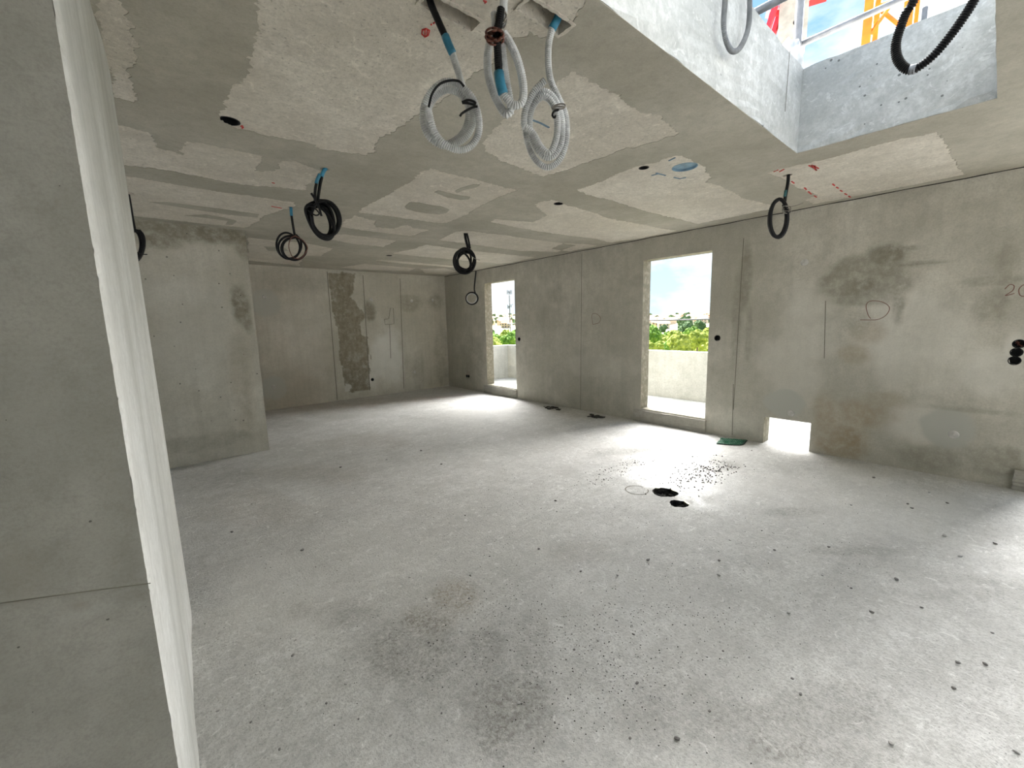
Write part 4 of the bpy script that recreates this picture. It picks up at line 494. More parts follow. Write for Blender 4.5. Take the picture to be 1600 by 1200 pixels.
ribbon('painted_shadow_line', [(XR, Y0+.02+(YB-Y0-.04)*k/60, H-.007-.003*math.sin(k*1.9)) for k in range(61)], .009, (-1, 0, 0), M['dirt_shadow'], wr)  # dark ribbon painting the shadow line where wall meets ceiling
# formwork joints, cement plugs and crayon marks on the walls
for l in JOINT_R: ribbon('formwork_joint', [(XR, a, b) for a, b in l], .007, (-1, 0, 0), M['joint'], wr)
for l in JOINT_B: ribbon('formwork_joint', [(a, YB, b) for a, b in l], .012, (0, -1, 0), M['joint'], wbk)
def smooth2(l, n=5): return [tuple(p) for p in catmull([(a, b, 0) for a, b in l], n)]
for i, l in enumerate(GRAFF_R): ribbon('crayon_mark', [(XR, p[0], p[1]) for p in smooth2(l)], .006, (-1, 0, 0), M['pencil'], wr)
for l in GRAFF_B: ribbon('pencil_mark', [(p[0], YB, p[1]) for p in l], .012, (0, -1, 0), M['graphite'], wbk)
def plug(c, nrm, r, parent):
    bm = bmesh.new(); nv_ = Vector(nrm); q = nv_.to_track_quat('Z', 'Y').to_matrix().to_4x4()
    bmesh.ops.create_cone(bm, cap_ends=True, segments=18, radius1=r, radius2=r*.8, depth=.008, matrix=Matrix.Translation(Vector(c)+nv_*.002) @ q)
    bm_obj('cement_plug', bm, M['plug'], parent)
for a, b in PLUG_R: plug((XR, a, b), (-1, 0, 0), .038, wr)
for a, b in PLUG_B: plug((a, YB, b), (0, -1, 0), .04, wbk)

# concrete upstands under the openings
def rough_box(name, a, b, mat, seed=0, parent=None, amp=.004):
    bm = box_bm(a, b); bmesh.ops.subdivide_edges(bm, edges=bm.edges[:], cuts=10, use_grid_fill=True); rn = random.Random(seed)
    for v in bm.verts: v.co += Vector((rn.uniform(-1, 1), rn.uniform(-1, 1), rn.uniform(-1, 1) if v.co.z > a[2]+.01 else 0))*amp
    return bm_obj(name, bm, mat, parent)
for i, w in enumerate((W1, W2, W3)):
    tag(rough_box('trim_%d' % (i+1), (XR-.035, w[0]-.02, -.005), (XR+.01, w[1]+.095, .168), M['sill'], i), kind='structure')
# rubble lip of the vent
# ------------------------------------------------------------------ ceiling
SKY_X0, SKY_X1, SKY_Y0, SKY_Y1 = 1.32, 3.54, .12, 1.03; KT = .10; TOP = 3.135
slots = [rect(.842, 1.06, 1.375, 1.437), rect(1.13, 1.342, 1.172, 1.24), rect(.92, 1.105, 1.145, 1.205)]
ATT = [it['att'] for it in HANGING]
rounds = {'box_a': ((.441, 2.834), .052), 'box_b': ((3.084, 2.86), .047), 'square': ((2.911, 1.837), .036), 'cap': ((3.15, 1.642), .088), 'dot': ((3.007, 6.484), .05)}
cable_holes = [(ATT[i][0], ATT[i][1]) for i in (3, 4, 5, 6, 7)]
hole_loops = slots+[circle(c, r, 24) for c, r in rounds.values()]+[circle(c, .032, 14, .15, k) for k, c in enumerate(cable_holes)]
cl = plate('ceiling', rect(X0-.2, XR+WT, Y0-.2, YB+WT), hole_loops+[rect(SKY_X0-.006, SKY_X1+.006, SKY_Y0-.006, SKY_Y1+.006)], H, H+.2, M['slab'])
tag(cl, kind='structure')
isl = [ragged(p, .017, .009, k) for k, p in enumerate(ISLANDS)]; blobs = [ragged(p, .006, .02, 50+k) for k, p in enumerate(FILL_BLOBS)]
def in_island(c): return any(inpoly(np.array([c[0]]), np.array([c[1]]), p)[0] for p in ISLANDS)
fh = [l for l in hole_loops if not in_island((sum(p[0] for p in l)/len(l), sum(p[1] for p in l)/len(l)))]
coat = plate('joint_filler', rect(X0, XR, Y0, YB), isl+blobs+fh+[rect(SKY_X0, SKY_X1, SKY_Y0, SKY_Y1)], H-.0025, H-.0001, M['filler'], cl)
# recesses above the slots and holes
def recess(name, x0, x1, y0, y1, d, mat):
    bm = bmesh.new(); e = .004; box_bm((x0-e, y0-e, H+.003), (x1+e, y1+e, H+d), bm=bm)
    bm.faces.ensure_lookup_table(); lo = [f for f in bm.faces if all(abs(v.co.z-(H+.003)) < 1e-5 for v in f.verts)]; bmesh.ops.delete(bm, geom=lo, context='FACES_ONLY')
    return bm_obj(name, bm, mat, cl)
for s in slots: recess('slot_recess', s[0][0], s[1][0], s[0][1], s[2][1], .075, M['slot'])
for s in slots[:2]:       # broken mortar lip around the slots
    V = ragged([(s[0][0]-.012, s[0][1]-.012), (s[1][0]+.012, s[1][1]-.012), (s[2][0]+.012, s[2][1]+.012), (s[3][0]-.012, s[3][1]+.012)], .006, .012, 7)
    plate('slot_lip', V, [ragged(s, .006, .012, 9)], H-.007, H-.001, M['slab'], cl)
for k, c in enumerate(cable_holes): recess('cable_hole', c[0]-.036, c[0]+.036, c[1]-.036, c[1]+.036, .06, M['hole'])
def cup(name, c, nrm, r, depth, mat, parent=None, rim=.004, label=None, cat=None, group=None):
    """recessed round box: flange, wall, bottom"""
    nv_ = Vector(nrm); q = nv_.to_track_quat('Z', 'Y').to_matrix(); V, F = [], []; n = 24; c = Vector(c)
    for (rr_, zz) in ((r+rim, -.001), (r+rim, .002), (r-.002, .002), (r-.003, -depth), (0, -depth)):
        if rr_ == 0: V.append(q @ Vector((0, 0, zz)))
        else:
            for k in range(n):
                a = 2*math.pi*k/n; V.append(q @ Vector((rr_*math.cos(a), rr_*math.sin(a), zz)))
    for j in range(3):
        for k in range(n): F.append((j*n+k, j*n+(k+1) % n, (j+1)*n+(k+1) % n, (j+1)*n+k))
    for k in range(n): F.append((3*n+k, 3*n+(k+1) % n, 4*n))
    o = mesh_obj(name, V, F, mat, parent, loc=c if parent is None else c-parent.location)
    return tag(o, label, cat, group)
cup('ceiling_box', (*rounds['box_a'][0], H), (0, 0, -1), .049, .05, M['black'], label='black round ceiling box beside a red tick on the large pale slab', cat='ceiling box', group='ceiling boxes')
cup('ceiling_box', (*rounds['box_b'][0], H), (0, 0, -1), .044, .05, M['black'], label='black round ceiling box at the tip of a pale slab patch, free of marks', cat='ceiling box', group='ceiling boxes')
cup('ceiling_box', (*rounds['square'][0], H), (0, 0, -1), .034, .05, M['black'], label='small black ceiling box next to the round blue cap', cat='ceiling box', group='ceiling boxes')
cup('ceiling_box', (*rounds['dot'][0], H), (0, 0, -1), .047, .05, M['black'], label='dark ceiling box in the grey filler close to the far wall', cat='ceiling box', group='ceiling boxes')
o = cup('pipe_cap', (*rounds['cap'][0], H), (0, 0, -1), .086, .012, M['bluecap'], rim=.006, label='round blue-grey pipe cap set flush in the ceiling', cat='pipe cap')
for l in RED: ribbon('spray_mark', [(p[0], p[1], H) for p in l], .0022*max(1.3, math.hypot(*l[0])), (0, 0, -1), M['red'], cl, lift=.004)
for l in BLUEMARK: ribbon('chalk_mark', [(p[0], p[1], H) for p in l], .012, (0, 0, -1), M['bluepaint'], cl, lift=.0035)

# skylight shaft: four cast walls rising above the roof
def shaft_wall(name, a, b, parent):
    bm = box_bm(a, b); bmesh.ops.subdivide_edges(bm, edges=bm.edges[:], cuts=14, use_grid_fill=True); rn = random.Random(name)
    for v in bm.verts:
        k = .005 if v.co.z < a[2]+.04 or v.co.z > b[2]-.02 else .002
        v.co += Vector((rn.uniform(-1, 1), rn.uniform(-1, 1), rn.uniform(-1, 1) if v.co.z > a[2]+.01 else rn.uniform(-.1, .4)))*k
    return bm_obj(name, bm, M['shaft'], parent)
sk = empty('wall_skylight', (SKY_X1, SKY_Y1, H)); tag(sk, kind='structure')
def rel(p): return (p[0]-SKY_X1, p[1]-SKY_Y1, p[2]-H)
for n_, a, b in (('shaft_side', (SKY_X0-KT, SKY_Y1, H), (SKY_X1+KT, SKY_Y1+KT, TOP)), ('shaft_side', (SKY_X1, SKY_Y0-KT, H), (SKY_X1+KT, SKY_Y1, TOP)),
                 ('shaft_side', (SKY_X0-KT, SKY_Y0-KT, H), (SKY_X1, SKY_Y0, TOP)), ('shaft_side', (SKY_X0-KT, SKY_Y0, H), (SKY_X0, SKY_Y1, TOP))):
    shaft_wall(n_, rel(a), rel(b), sk)
ribbon('formwork_joint', [rel((3.24, SKY_Y1-.004, 2.78)), rel((3.25, SKY_Y1-.004, TOP))], .006, (0, -1, 0), M['joint'], sk)

# balcony outside
PX = 7.30
tag(bm_obj('floor_balcony', box_bm((XR+WT, Y0-2, -.22), (PX+.17, 8.85, .0)), M['shaft']), kind='structure')
tag(rough_box('wall_parapet', (PX, Y0-2, .0), (PX+.17, 8.85, .89), M['parapet'], 3, amp=.002), kind='structure')
tag(rough_box('wall_balcony_end', (XR+WT, 8.70, .0), (PX, 8.85, .89), M['parapet'], 4, amp=.002), kind='structure')

# ------------------------------------------------------------------ hanging conduits and cables
for it in HANGING:
    a = Vector(it['att']); root = empty(it['name'], a)
    tag(root, it['label'], 'conduit' if 'conduit' in it['name'] else 'cable', it['group'])
    for (pn, mt, rad, corr, pts) in it['parts']:
        tube(pn, pts, rad, M[mt], root, sides=10 if corr else 8, corr=bool(corr), origin=a)

# conduits drooping into the skylight; both ends run up over a scaffold tube laid across the shaft
TUBE_X = 2.744
def droop(name, label, pts, rad, mat, patch=None):
    a = Vector(pts[0]); root = empty(name, a); tag(root, label, 'conduit')
    tube('conduit', pts, rad, M[mat], root, sides=12, corr=True, origin=a, step=rad*.25)
    if patch:
        P = catmull(pts, 12); i0, i1 = patch
        tube('tape', [P[i0], P[(i0+i1)//2], P[i1]], rad*1.1, M['galv'], root, sides=12, origin=a)
    return root
g0, g1 = SHAFT_GREY[0], SHAFT_GREY[-1]
droop('shaft_conduit', 'slim grey conduit loop against the pale shaft wall of the roof opening', [(g0[0]+.02, SKY_Y1+.35, TOP+.02), (g0[0]+.01, SKY_Y1+.16, TOP+.06), (g0[0], 1.03, TOP+.10)]+SHAFT_GREY[0:]+[(g1[0], 1.03, TOP+.10), (g1[0]-.01, SKY_Y1+.16, TOP+.06), (g1[0], SKY_Y1+.4, TOP+.02)] if g0[2] < TOP else SHAFT_GREY, .012, 'grey_dark')
b0, b1 = SHAFT_BLACK[0], SHAFT_BLACK[-1]
droop('shaft_conduit', 'thick black corrugated conduit drooping in a wide loop through the roof opening', [(TUBE_X+.05, .35, 2.98), (TUBE_X+.05, .352, 3.12), (TUBE_X+.02, .355, 3.214), (TUBE_X-.03, .358, 3.18)]+SHAFT_BLACK+[(TUBE_X-.045, .15, 3.08), (TUBE_X-.03, .15, 3.18), (TUBE_X+.02, .152, 3.214), (TUBE_X+.05, .155, 3.11), (TUBE_X+.05, .16, 2.95)], .0175, 'black', (130, 140))
V, F = tube_data([Vector((0, -.53, 0)), Vector((0, .57, 0))], .0215, 12, step=.2)
tag(mesh_obj('scaffold_tube', V, F, M['galv'], smooth=True, loc=(TUBE_X, .56, TOP+.0225)), 'loose galvanised scaffold tube laid across the roof opening', 'scaffold tube')
pz = max(b0[2], b1[2])

# ------------------------------------------------------------------ recessed boxes in the walls
g = empty('socket_box', (XR, -.115, 1.143)); tag(g, 'group of three black round boxes stacked in the wall below the crayon number', 'socket box', 'boxes in the walls')
for k in range(3):
    a, b = SOCK_R[k]; c = cup('cup', (XR, a, b), (-1, 0, 0), .033, .05, M['black'], g)
bm = bmesh.new(); rn = random.Random(2)
V, F = [], []
for k in range(5):
    y, z_ = SOCK_R[0]; p = [(XR+.03, y+rn.uniform(-.02, .02), z_+rn.uniform(-.02, .02)) for _ in range(3)]
    p[1] = (XR+.008, p[1][1], p[1][2]); v, f = tube_data(p, .003, 6, origin=Vector(g.location)); o_ = len(V); V += v; F += [tuple(i+o_ for i in q) for q in f]
mesh_obj('wires', V, F, M['copper'], g)
cup('socket_box', (XR, *SOCK_R[3]), (-1, 0, 0), .033, .05, M['black'], label='single black round box beside the narrow far opening', cat='socket box', group='boxes in the walls')
cup('socket_box', (XR, *SOCK_R[4]), (-1, 0, 0), .033, .05, M['black'], label='single black round box beside the wide opening with the rail view', cat='socket box', group='boxes in the walls')
g = empty('socket_box', (XR, 7.79, .305)); tag(g, 'pair of small black round boxes low on the wall by the far corner', 'socket box', 'boxes in the walls')
for a, b in TWIN: cup('cup', (XR, a, b), (-1, 0, 0), .029, .05, M['black'], g)
cup('socket_box', (3.43, YB, .357), (0, -1, 0), .029, .05, M['black'], label='small black round box low on the far wall beside the peeled strip', cat='socket box', group='boxes in the walls')

# ------------------------------------------------------------------ things on the floor
def chip_mesh(seed):
    bm = bmesh.new(); bmesh.ops.create_icosphere(bm, subdivisions=1, radius=1); rn = random.Random(seed)
    for v in bm.verts: v.co *= rn.uniform(.6, 1.1); v.co.z *= .6
    me = bpy.data.meshes.new('stone_chip'); bm.to_mesh(me); bm.free(); return me
chips = [chip_mesh(k) for k in range(6)]
for k, me in enumerate(chips): me.materials.append(M['stone'] if k % 3 else M['stone_pale'])
rn = random.Random(8)
for k, (x, y, r) in enumerate(PEBBLES):
    o = bpy.data.objects.new('stone_chip', chips[k % 6]); COL.objects.link(o); s = r*.75
    o.location = (x, y, .0015+s*.42); o.scale = (s*1.25, s, s); o.rotation_euler = (0, 0, rn.random()*6.28)
    tag(o, 'dark grey stone chip lying loose on the dusty floor' if k % 6 % 3 else 'pale stone chip lying loose on the dusty floor', 'stone', 'stone chips on the floor')
# fine grit nobody could count
rn = random.Random(12); V, F = [], []
def grit(x, y, s):
    b = len(V); a = rn.random()*6.28
    for k in range(3):
        q = s*rn.uniform(.6, 1.3); V.append((x+q*math.cos(a+k*2.1), y+q*math.sin(a+k*2.1), .001))
    V.append((x, y, .002+s*rn.uniform(.5, 1.0))); F.extend([(b, b+1, b+3), (b+1, b+2, b+3), (b+2, b, b+3)])
for _ in range(2600):
    x, y = rn.uniform(.0, 4.6), rn.uniform(.4, 6); 
    if rn.random() < math.exp(-((x-1.9)**2+(y-1.6)**2)/4): grit(x, y, rn.uniform(.0012, .0038))
for (cx, cy, sx, sy, n, smax) in ((3.75, 1.72, .30, .10, 260, .010), (3.35, 2.35, .35, .08, 120, .008), (4.0, 1.75, .22, .12, 120, .011), (1.15, 1.55, .25, .2, 150, .004), (1.6, .95, .35, .2, 250, .004), (1.2, 1.05, .2, .2, 150, .004)):
    for _ in range(n): grit(rn.gauss(cx, sx), rn.gauss(cy, sy), rn.uniform(.002, smax))
tag(mesh_obj('grit', V, F, M['dirt_shadow']), 'fine dark grit strewn over the concrete floor', 'grit', kind='stuff')
# scraps along the outer wall
def scrap(c, sx, sy, n, seed, label):
    bm = bmesh.new(); rn = random.Random(seed)
    for k in range(n):
        s = rn.uniform(.015, .045); p = (rn.gauss(0, sx), rn.gauss(0, sy), s*.22)
        bmesh.ops.create_icosphere(bm, subdivisions=1, radius=1, matrix=Matrix.Translation(p) @ Matrix.Rotation(rn.random()*6, 4, 'Z') @ Matrix.Diagonal((s*1.5, s*.8, s*.35, 1)))
    return tag(bm_obj('debris_heap', bm, M['dirt_shadow'], loc=(c[0], c[1], .001)), label, 'debris')
scrap((5.10, 4.95), .05, .09, 22, 1, 'small dark debris heap at the wall foot between the two openings')
scrap((5.08, 3.97), .05, .07, 12, 2, 'thin scatter of dark scraps at the wall foot near the wide opening sill')
# green netting offcut
ga = empty('netting_offcut', (5.12, 1.95, .004)); tag(ga, 'green mesh netting offcut with black edging, flat on the floor by the wall', 'netting')
q = [Vector((-.20, .10, 0)), Vector((-.07, -.11, 0)), Vector((.17, -.10, .004)), (Vector((.03, .14, .012)))]
def bil(u, v): return (q[0]*(1-u)+q[1]*u)*(1-v)+(q[3]*(1-u)+q[2]*u)*v
V, F = [], []
for k in range(15):
    for ax in (0, 1):
        p = [bil(k/14, t/6) if ax else bil(t/6, k/14) for t in range(7)]
        p = [w+Vector((0, 0, .004+.003*math.sin(k*2+i))) for i, w in enumerate(p)]
        v, f = tube_data(p, .0028, 5, step=.03); b = len(V); V += v; F += [tuple(i+b for i in z_) for z_ in f]
tag(mesh_obj('mesh_sheet', V, F, M['green'], ga), kind='stuff')
tube('edging', [q[0], q[1], q[2]], .006, M['black'], ga, sides=6, step=.02)
tube('loose_cord', [q[3], Vector((-.05, .12, .03)), Vector((-.02, .06, .035)), Vector((-.06, .02, .01)), Vector((-.1, .05, .012))], .004, M['green'], ga, sides=6, step=.015)

# ------------------------------------------------------------------ on the roof and beyond, seen through the skylight
po = empty('guard_post', (3.69, 1.12, TOP)); tag(po, 'galvanised guardrail post with two rails at the corner of the roof opening', 'guardrail')
def rl(p): return Vector(p)-Vector(po.location)
V, F = tube_data([rl((3.69, 1.12, TOP)), rl((3.69, 1.12, 4.5))], .026, 10, step=.3); mesh_obj('post', V, F, M['galv'], po, True)
for z_, y0, y1 in ((3.39, -.6, 1.13), (4.35, -.6, 4.2)):
    V, F = tube_data([rl((3.72, y0, z_)), rl((3.72, y1, z_))], .019, 10, step=.3); mesh_obj('rail', V, F, M['galv'], po, True)
V, F = tube_data([rl((3.72, 4.1, 2.8)), rl((3.72, 4.1, 4.5))], .026, 10, step=.3); mesh_obj('post', V, F, M['galv'], po, True)
V, F = tube_data([rl((3.72, -.5, 2.8)), rl((3.72, -.5, 4.5))], .026, 10, step=.3); mesh_obj('post', V, F, M['galv'], po, True)
bm_obj('base_plate', box_bm(rl((3.62, 1.06, TOP)), rl((3.70, 1.17, TOP+.012)), .003), M['galv'], po)
bm_obj('clip', box_bm(rl((3.60, .44, TOP)), rl((3.66, .465, TOP+.10)), .004), M['galv'], po)
# white foam lump behind the kerb
bm = bmesh.new(); bmesh.ops.create_icosphere(bm, subdivisions=3, radius=1); rn = random.Random(6)
for v in bm.verts: v.co *= 1+.25*math.sin(v.co.x*5+1)*math.sin(v.co.y*4+v.co.z*5); v.co.x *= .07; v.co.y *= .07; v.co.z = max(v.co.z*.13, -.07)
tag(bm_obj('foam_lump', bm, M['white'], smooth=True, loc=(3.52, 1.11, TOP+.07)), 'white lump of foam on the kerb beside the guardrail post', 'foam')

# tower crane beyond the parapet
cx, cy = 14.1, 2.35
cr = empty('tower_crane', (cx, cy, -12)); tag(cr, 'orange lattice crane mast with red jib and concrete ballast seen through roof opening', 'crane')
def rc_(p): return Vector((p[0]-cx, p[1]-cy, p[2]+12))
def bar(name, a, b, w, mat, parent, rel_):
    a, b = rel_(a), rel_(b); t = (b-a).normalized(); s = t.orthogonal().normalized(); n = t.cross(s); V = []
    if abs(t.z) > .9: s, n = Vector((1, 0, 0)), Vector((0, 1, 0))
    for p in (a, b):
        for i, j in ((-1, -1), (1, -1), (1, 1), (-1, 1)): V.append(p+s*(w/2*i)+n*(w/2*j))
    return mesh_obj(name, V, [(0, 3, 2, 1), (4, 5, 6, 7), (0, 1, 5, 4), (1, 2, 6, 5), (2, 3, 7, 6), (3, 0, 4, 7)], mat, parent)
MW = .36
legs = [(cx+sx*MW, cy+sy*MW) for sx, sy in ((-1, -1), (1, -1), (1, 1), (-1, 1))]
for x, y in legs: bar('mast_leg', (x, y, -12), (x, y, 17), .17, M['orange'], cr, rc_)
for lv in range(8, 29):
    z0 = -12+lv
    if z0 < 1: continue
    for k in range(4):
        p, q_ = legs[k], legs[(k+1) % 4]
        bar('mast_brace', (*p, z0), (*q_, z0+(1 if (lv+k) % 2 else 0)), .06, M['orange'], cr, rc_)
# red counter-jib with ballast
bx, by = 13.0, 4.08; bz = 8.25
for dx in (-.35, .35):
    bar('jib_chord', (bx+dx, by+.6, 10.2), (cx+dx, cy-6, 10.2), .14, M['redpaint'], cr, rc_)
    bar('jib_strut', (bx-.4+dx*.5, 4.95, 6.8), (bx-.4+dx*.5, 3.95, 10.2), .11, M['redpaint'], cr, rc_)
for k in range(9):
    y = by+.4-k*.9; bar('jib_brace', (cx-.75 if k % 2 else cx-.1, y, 10.2), (cx-.1 if k % 2 else cx-.75, y-.9, 10.2), .08, M['redpaint'], cr, rc_)
bar('jib_brace', (bx-.55, by+.4, 8.9), (bx+.6, by-.5, 9.3), .13, M['redpaint'], cr, rc_)
# ballast block: chamfered lower edge and a lifting hole
bb = bmesh.new(); prof = [(-.30, 1.7), (.30, 1.7), (.30, .16), (.18, 0), (-.18, 0), (-.30, .16)]
vs = [[bb.verts.new((x_, y_, z_)) for x_, z_ in prof] for y_ in (-.4, .4)]
bb.faces.new(vs[0]); bb.faces.new(vs[1][::-1])
for k in range(6): bb.faces.new([vs[0][k], vs[1][k], vs[1][(k+1) % 6], vs[0][(k+1) % 6]])
bl = bm_obj('ballast_block', bb, M['ballast'], cr); bl.location = rc_((bx, by, bz-.25)); bl.rotation_euler = (0, 0, R(-72))
bm = bmesh.new(); bmesh.ops.create_cone(bm, cap_ends=True, segments=16, radius1=.055, radius2=.055, depth=.06); hl = bm_obj('lifting_hole', bm, M['hole'], bl); hl.rotation_euler = (R(90), 0, 0); hl.location = (.06, -.40, .52)

# ------------------------------------------------------------------ beyond the balcony
gr_ = empty('balcony_guardrail', (PX+.09, 4.8, .89)); tag(gr_, 'thin temporary guardrail running along the balcony parapet', 'guardrail')
def rg(p): return Vector(p)-Vector(gr_.location)
V, F = tube_data([rg((PX+.09, Y0-1, 1.466)), rg((PX+.09, 8.8, 1.466))], .012, 8, step=.5); mesh_obj('rail', V, F, M['mast'], gr_, True)
for y in (-2.2, .6, 2.2, 5.2, 7.6): V, F = tube_data([rg((PX+.09, y, .89)), rg((PX+.09, y, 1.5))], .016, 8, step=.2); mesh_obj('post', V, F, M['mast'], gr_, True)
# ground and hill
def ground(d, az): 
    return -12+max(0, min(1, (d-170)/760))**1.15*(24+5*math.sin(az*9+1)+3*math.sin(az*23))
V, F = [], []; azs = [R(a) for a in np.linspace(5, 110, 80)]; ds = [8.2, 20, 60, 120, 170, 220, 280, 350, 430, 520, 620, 730, 840, 930, 1000, 1200]
for a in azs:
    for d in ds: V.append((math.sin(a)*d if d > 10 else 8.4, math.cos(a)*d, ground(d, a)-(0 if d < 950 else (d-950)*.1)))
nd = len(ds)
for i in range(len(azs)-1):
    for j in range(nd-1): F.append((i*nd+j, i*nd+j+1, (i+1)*nd+j+1, (i+1)*nd+j))
tag(mesh_obj('hillside', V, F, M['grass'], smooth=True), kind='structure')
V = [(math.cos(2*math.pi*k/48)*400, math.sin(2*math.pi*k/48)*400, -12.3) for k in range(48)]
tag(mesh_obj('ground', V, [tuple(range(48))], M['gravel']), kind='structure')
# trees
def crown_mesh(seed, mat):
    bm = bmesh.new(); rn = random.Random(seed)
    for k in range(9):
        a = rn.random()*6.28; q = rn.uniform(0, .55); c = Vector((q*math.cos(a), q*math.sin(a), rn.uniform(-.4, .55))); s = rn.uniform(.38, .62)
        r_ = bmesh.ops.create_icosphere(bm, subdivisions=3, radius=s, matrix=Matrix.Translation(c))
        for v in r_['verts']:
            d = (v.co-c).normalized(); v.co += d*s*(.22*math.sin(d.x*9+k)*math.sin(d.y*8+k*2)*math.sin(d.z*9)+rn.uniform(-.2, .2))
    me = bpy.data.meshes.new('crown'); bm.to_mesh(me); bm.free(); me.materials.append(mat); return me
crowns = [crown_mesh(k, LEAF[k % 3]) for k in range(6)]
bm = bmesh.new(); bmesh.ops.create_cone(bm, cap_ends=True, segments=8, radius1=.22, radius2=.12, depth=1, matrix=Matrix.Translation((0, 0, .5))); trunk = bpy.data.meshes.new('trunk'); bm.to_mesh(trunk); bm.free(); trunk.materials.append(M['bark'])
KIND = ['mid green leafy tree below the balcony', 'yellow-green leafy tree below the balcony', 'dark green tree on the hill']
def tree(az, d, top, rad, k):
    a = R(az); x, y = math.sin(a)*d, math.cos(a)*d; z0 = ground(d, a)
    t = empty('leafy_tree', (x, y, z0)); tag(t, KIND[k % 3], 'tree', ['green trees below the balcony', 'yellow-green trees below the balcony', 'trees on the hill'][k % 3])
    h = top-z0
    c = bpy.data.objects.new('crown', crowns[k % 6]); COL.objects.link(c); c.parent = t; c.location = (0, 0, h-rad*.95); c.scale = (rad, rad, rad*1.02); c.rotation_euler = (0, 0, az*1.7)
    s = bpy.data.objects.new('trunk', trunk); COL.objects.link(s); s.parent = t; s.scale = (1.2, 1.2, max(.5, h-rad*1.3))
rn = random.Random(21); TAKEN = []
def free(az, d, r):
    x, y = math.sin(R(az))*d, math.cos(R(az))*d
    if any((x-a)**2+(y-b)**2 < (r+c)**2 for a, b, c in TAKEN): return False
    TAKEN.append((x, y, r)); return True
for az0, az1, n in ((55.5, 68.5, 44), (36, 45.5, 30)):
    for k in range(n):
        for _ in range(40):
            az = az0+(az1-az0)*(k+.5)/n+rn.uniform(-.25, .25); d = rn.uniform(90, 165)
            if free(az, d, 3.0): break
        else: continue
        el = rn.uniform(-2.1, -1.0) if k % 2 else rn.uniform(-3.0, -2.0)
        tree(az, d, 1.47+d*math.tan(R(el)), rn.uniform(2.0, 2.8), rn.choice((0, 1, 3, 4, 0, 1)))
for az0, az1, n in ((55.5, 68.5, 46), (36, 45.5, 30)):
    for k in range(n):
        for _ in range(40):
            az = rn.uniform(az0, az1); d = rn.uniform(260, 930)
            if free(az, d, 6): break
        else: continue
        g0_ = ground(d, R(az)); tree(az, d, g0_+rn.uniform(6, 10), rn.uniform(3.5, 5.5), 2 if rn.random() < .7 else 5)
for k in range(12):
    az = 57.6+k*.17; d = 900+k % 3*28
    if free(az, d, 6.5): tree(az, d, ground(d, R(az))+rn.uniform(7, 13), rn.uniform(4, 5.5), 2)
# houses
WALLS = [plain('render_'+n_, c, .9, var=.1, scale=.5) for n_, c in (('cream', (.62, .54, .42)), ('white', (.72, .70, .66)), ('ochre', (.55, .42, .28)), ('pink', (.60, .47, .40)))]
ROOFS = [plain('roof_'+n_, c, .9, var=.2, scale=1.5) for n_, c in (('terracotta', (.42, .22, .13)), ('brown', (.30, .20, .15)), ('pale', (.50, .36, .26)))]
CN, RN = ['cream', 'white', 'ochre', 'pink'], ['terracotta', 'brown', 'pale']
def house_mesh():
    a = bmesh.new(); box_bm((-5, -4, -4), (5, 4, 5.2), bm=a); w = bpy.data.meshes.new('wall'); a.to_mesh(w); a.free()
    V = [(-5.5, -4.6, 5), (5.5, -4.6, 5), (5.5, 4.6, 5), (-5.5, 4.6, 5), (-5.5, 0, 7.4), (5.5, 0, 7.4)]
    r_ = bpy.data.meshes.new('roof'); r_.from_pydata(V, [], [(0, 1, 5, 4), (2, 3, 4, 5), (0, 4, 3), (1, 2, 5), (0, 3, 2, 1)])
    v = bpy.data.meshes.new('window'); v.from_pydata([(-.6, -4.05, -.8), (.6, -4.05, -.8), (.6, -4.05, .8), (-.6, -4.05, .8), (-.6, -3.9, -.8), (.6, -3.9, -.8), (.6, -3.9, .8), (-.6, -3.9, .8)], [], [(0, 1, 2, 3), (0, 4, 5, 1), (1, 5, 6, 2), (2, 6, 7, 3), (3, 7, 4, 0)]); v.materials.append(M['mast'])
    return w, r_, v
hw = []
for wm in WALLS:
    w, r_, v = house_mesh(); w.materials.append(wm); hw.append(w)
hr = []
for rm in ROOFS:
    w, r_, v = house_mesh(); r_.materials.append(rm); hr.append(r_)
hv = v
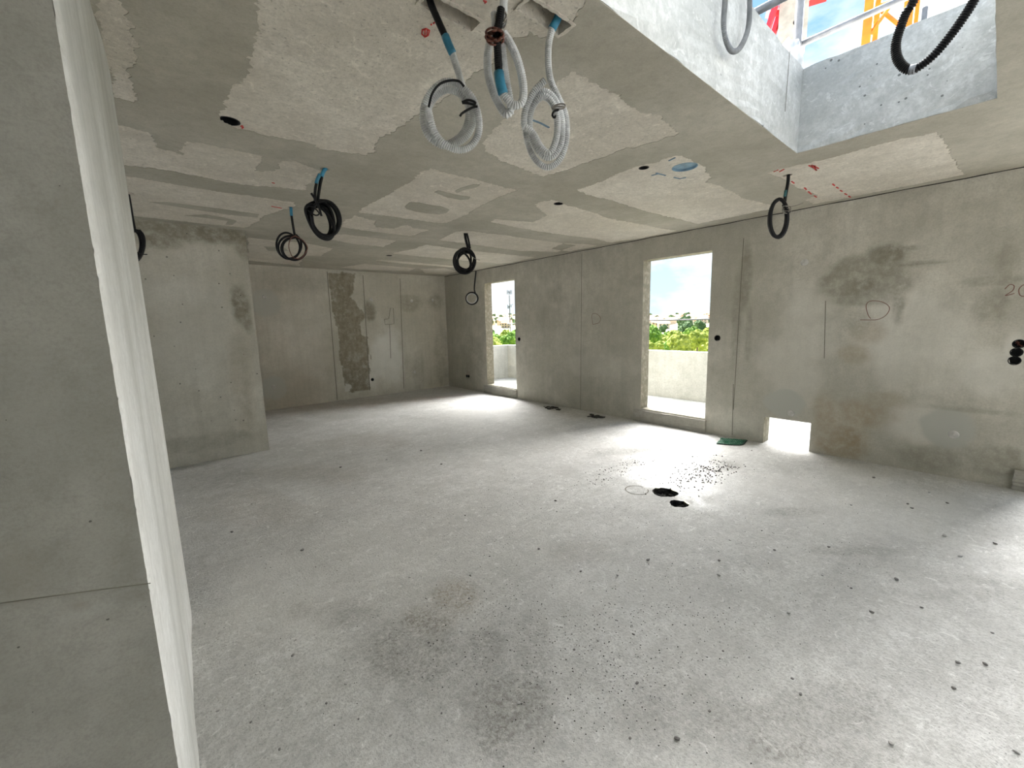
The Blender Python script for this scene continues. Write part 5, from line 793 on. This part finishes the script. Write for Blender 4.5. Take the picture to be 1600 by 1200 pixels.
def house(az, d, k, j, rot):
    a = R(az); t = empty('hillside_house', (math.sin(a)*d, math.cos(a)*d, ground(d, a))); t.rotation_euler = (0, 0, rot)
    tag(t, '%s-walled house with a %s gable roof on the hillside' % (CN[k], RN[j]), 'house', '%s houses with %s roofs' % (CN[k], RN[j]))
    for nm, me in (('wall', hw[k]), ('roof', hr[j])):
        o = bpy.data.objects.new(nm, me); COL.objects.link(o); o.parent = t
    if d < 520:
        for x_ in (-3, 0, 3):
            for z_ in (1.3, 3.8):
                o = bpy.data.objects.new('window', hv); COL.objects.link(o); o.parent = t; o.location = (x_, 0, z_)
for az0, az1, n in ((56, 68, 125), (36.5, 45, 80)):
    for i in range(n):
        for _ in range(60):
            d = 400+530*math.sqrt(rn.random()); az = rn.uniform(az0, az1)
            if free(az, d, 7.4): break
        else: continue
        house(az, d, rn.randrange(4), rn.choice((0, 0, 1, 2)), -R(az)+rn.uniform(-.6, .6))
# telecom mast
ma = R(40.42); md = 172; mz = ground(md, ma)
tm = empty('telecom_mast', (math.sin(ma)*md, math.cos(ma)*md, mz)); tag(tm, 'tall grey telecom mast with antenna arms seen through the narrow opening', 'mast')
V, F = tube_data([Vector((0, 0, 0)), Vector((0, 0, 14.6-mz))], .22, 8, step=3); mesh_obj('pole', V, F, M['mast'], tm, True)
px_ = Vector((math.cos(ma), -math.sin(ma), 0))
def arm(zc, off, w, hh):
    a = px_*off+Vector((0, 0, zc-mz)); bm = box_bm((-w/2, -.1, -hh/2), (w/2, .1, hh/2)); o = bm_obj('antenna', bm, M['mast'], tm); o.location = a; o.rotation_euler = (0, 0, -ma)
    V, F = tube_data([Vector((0, 0, zc-mz)), a], .07, 6, step=1); mesh_obj('arm', V, F, M['mast'], tm)
for zc in (14.0,): [arm(zc, o_, .25, 1.7) for o_ in (-.9, -.45, .45, .9)]
for zc, o_, hh in ((8.2, -.8, 1.6), (8.0, -.4, 1.2), (8.4, .6, 1.0), (9.0, 1.2, .35)): arm(zc, o_, .28, hh)
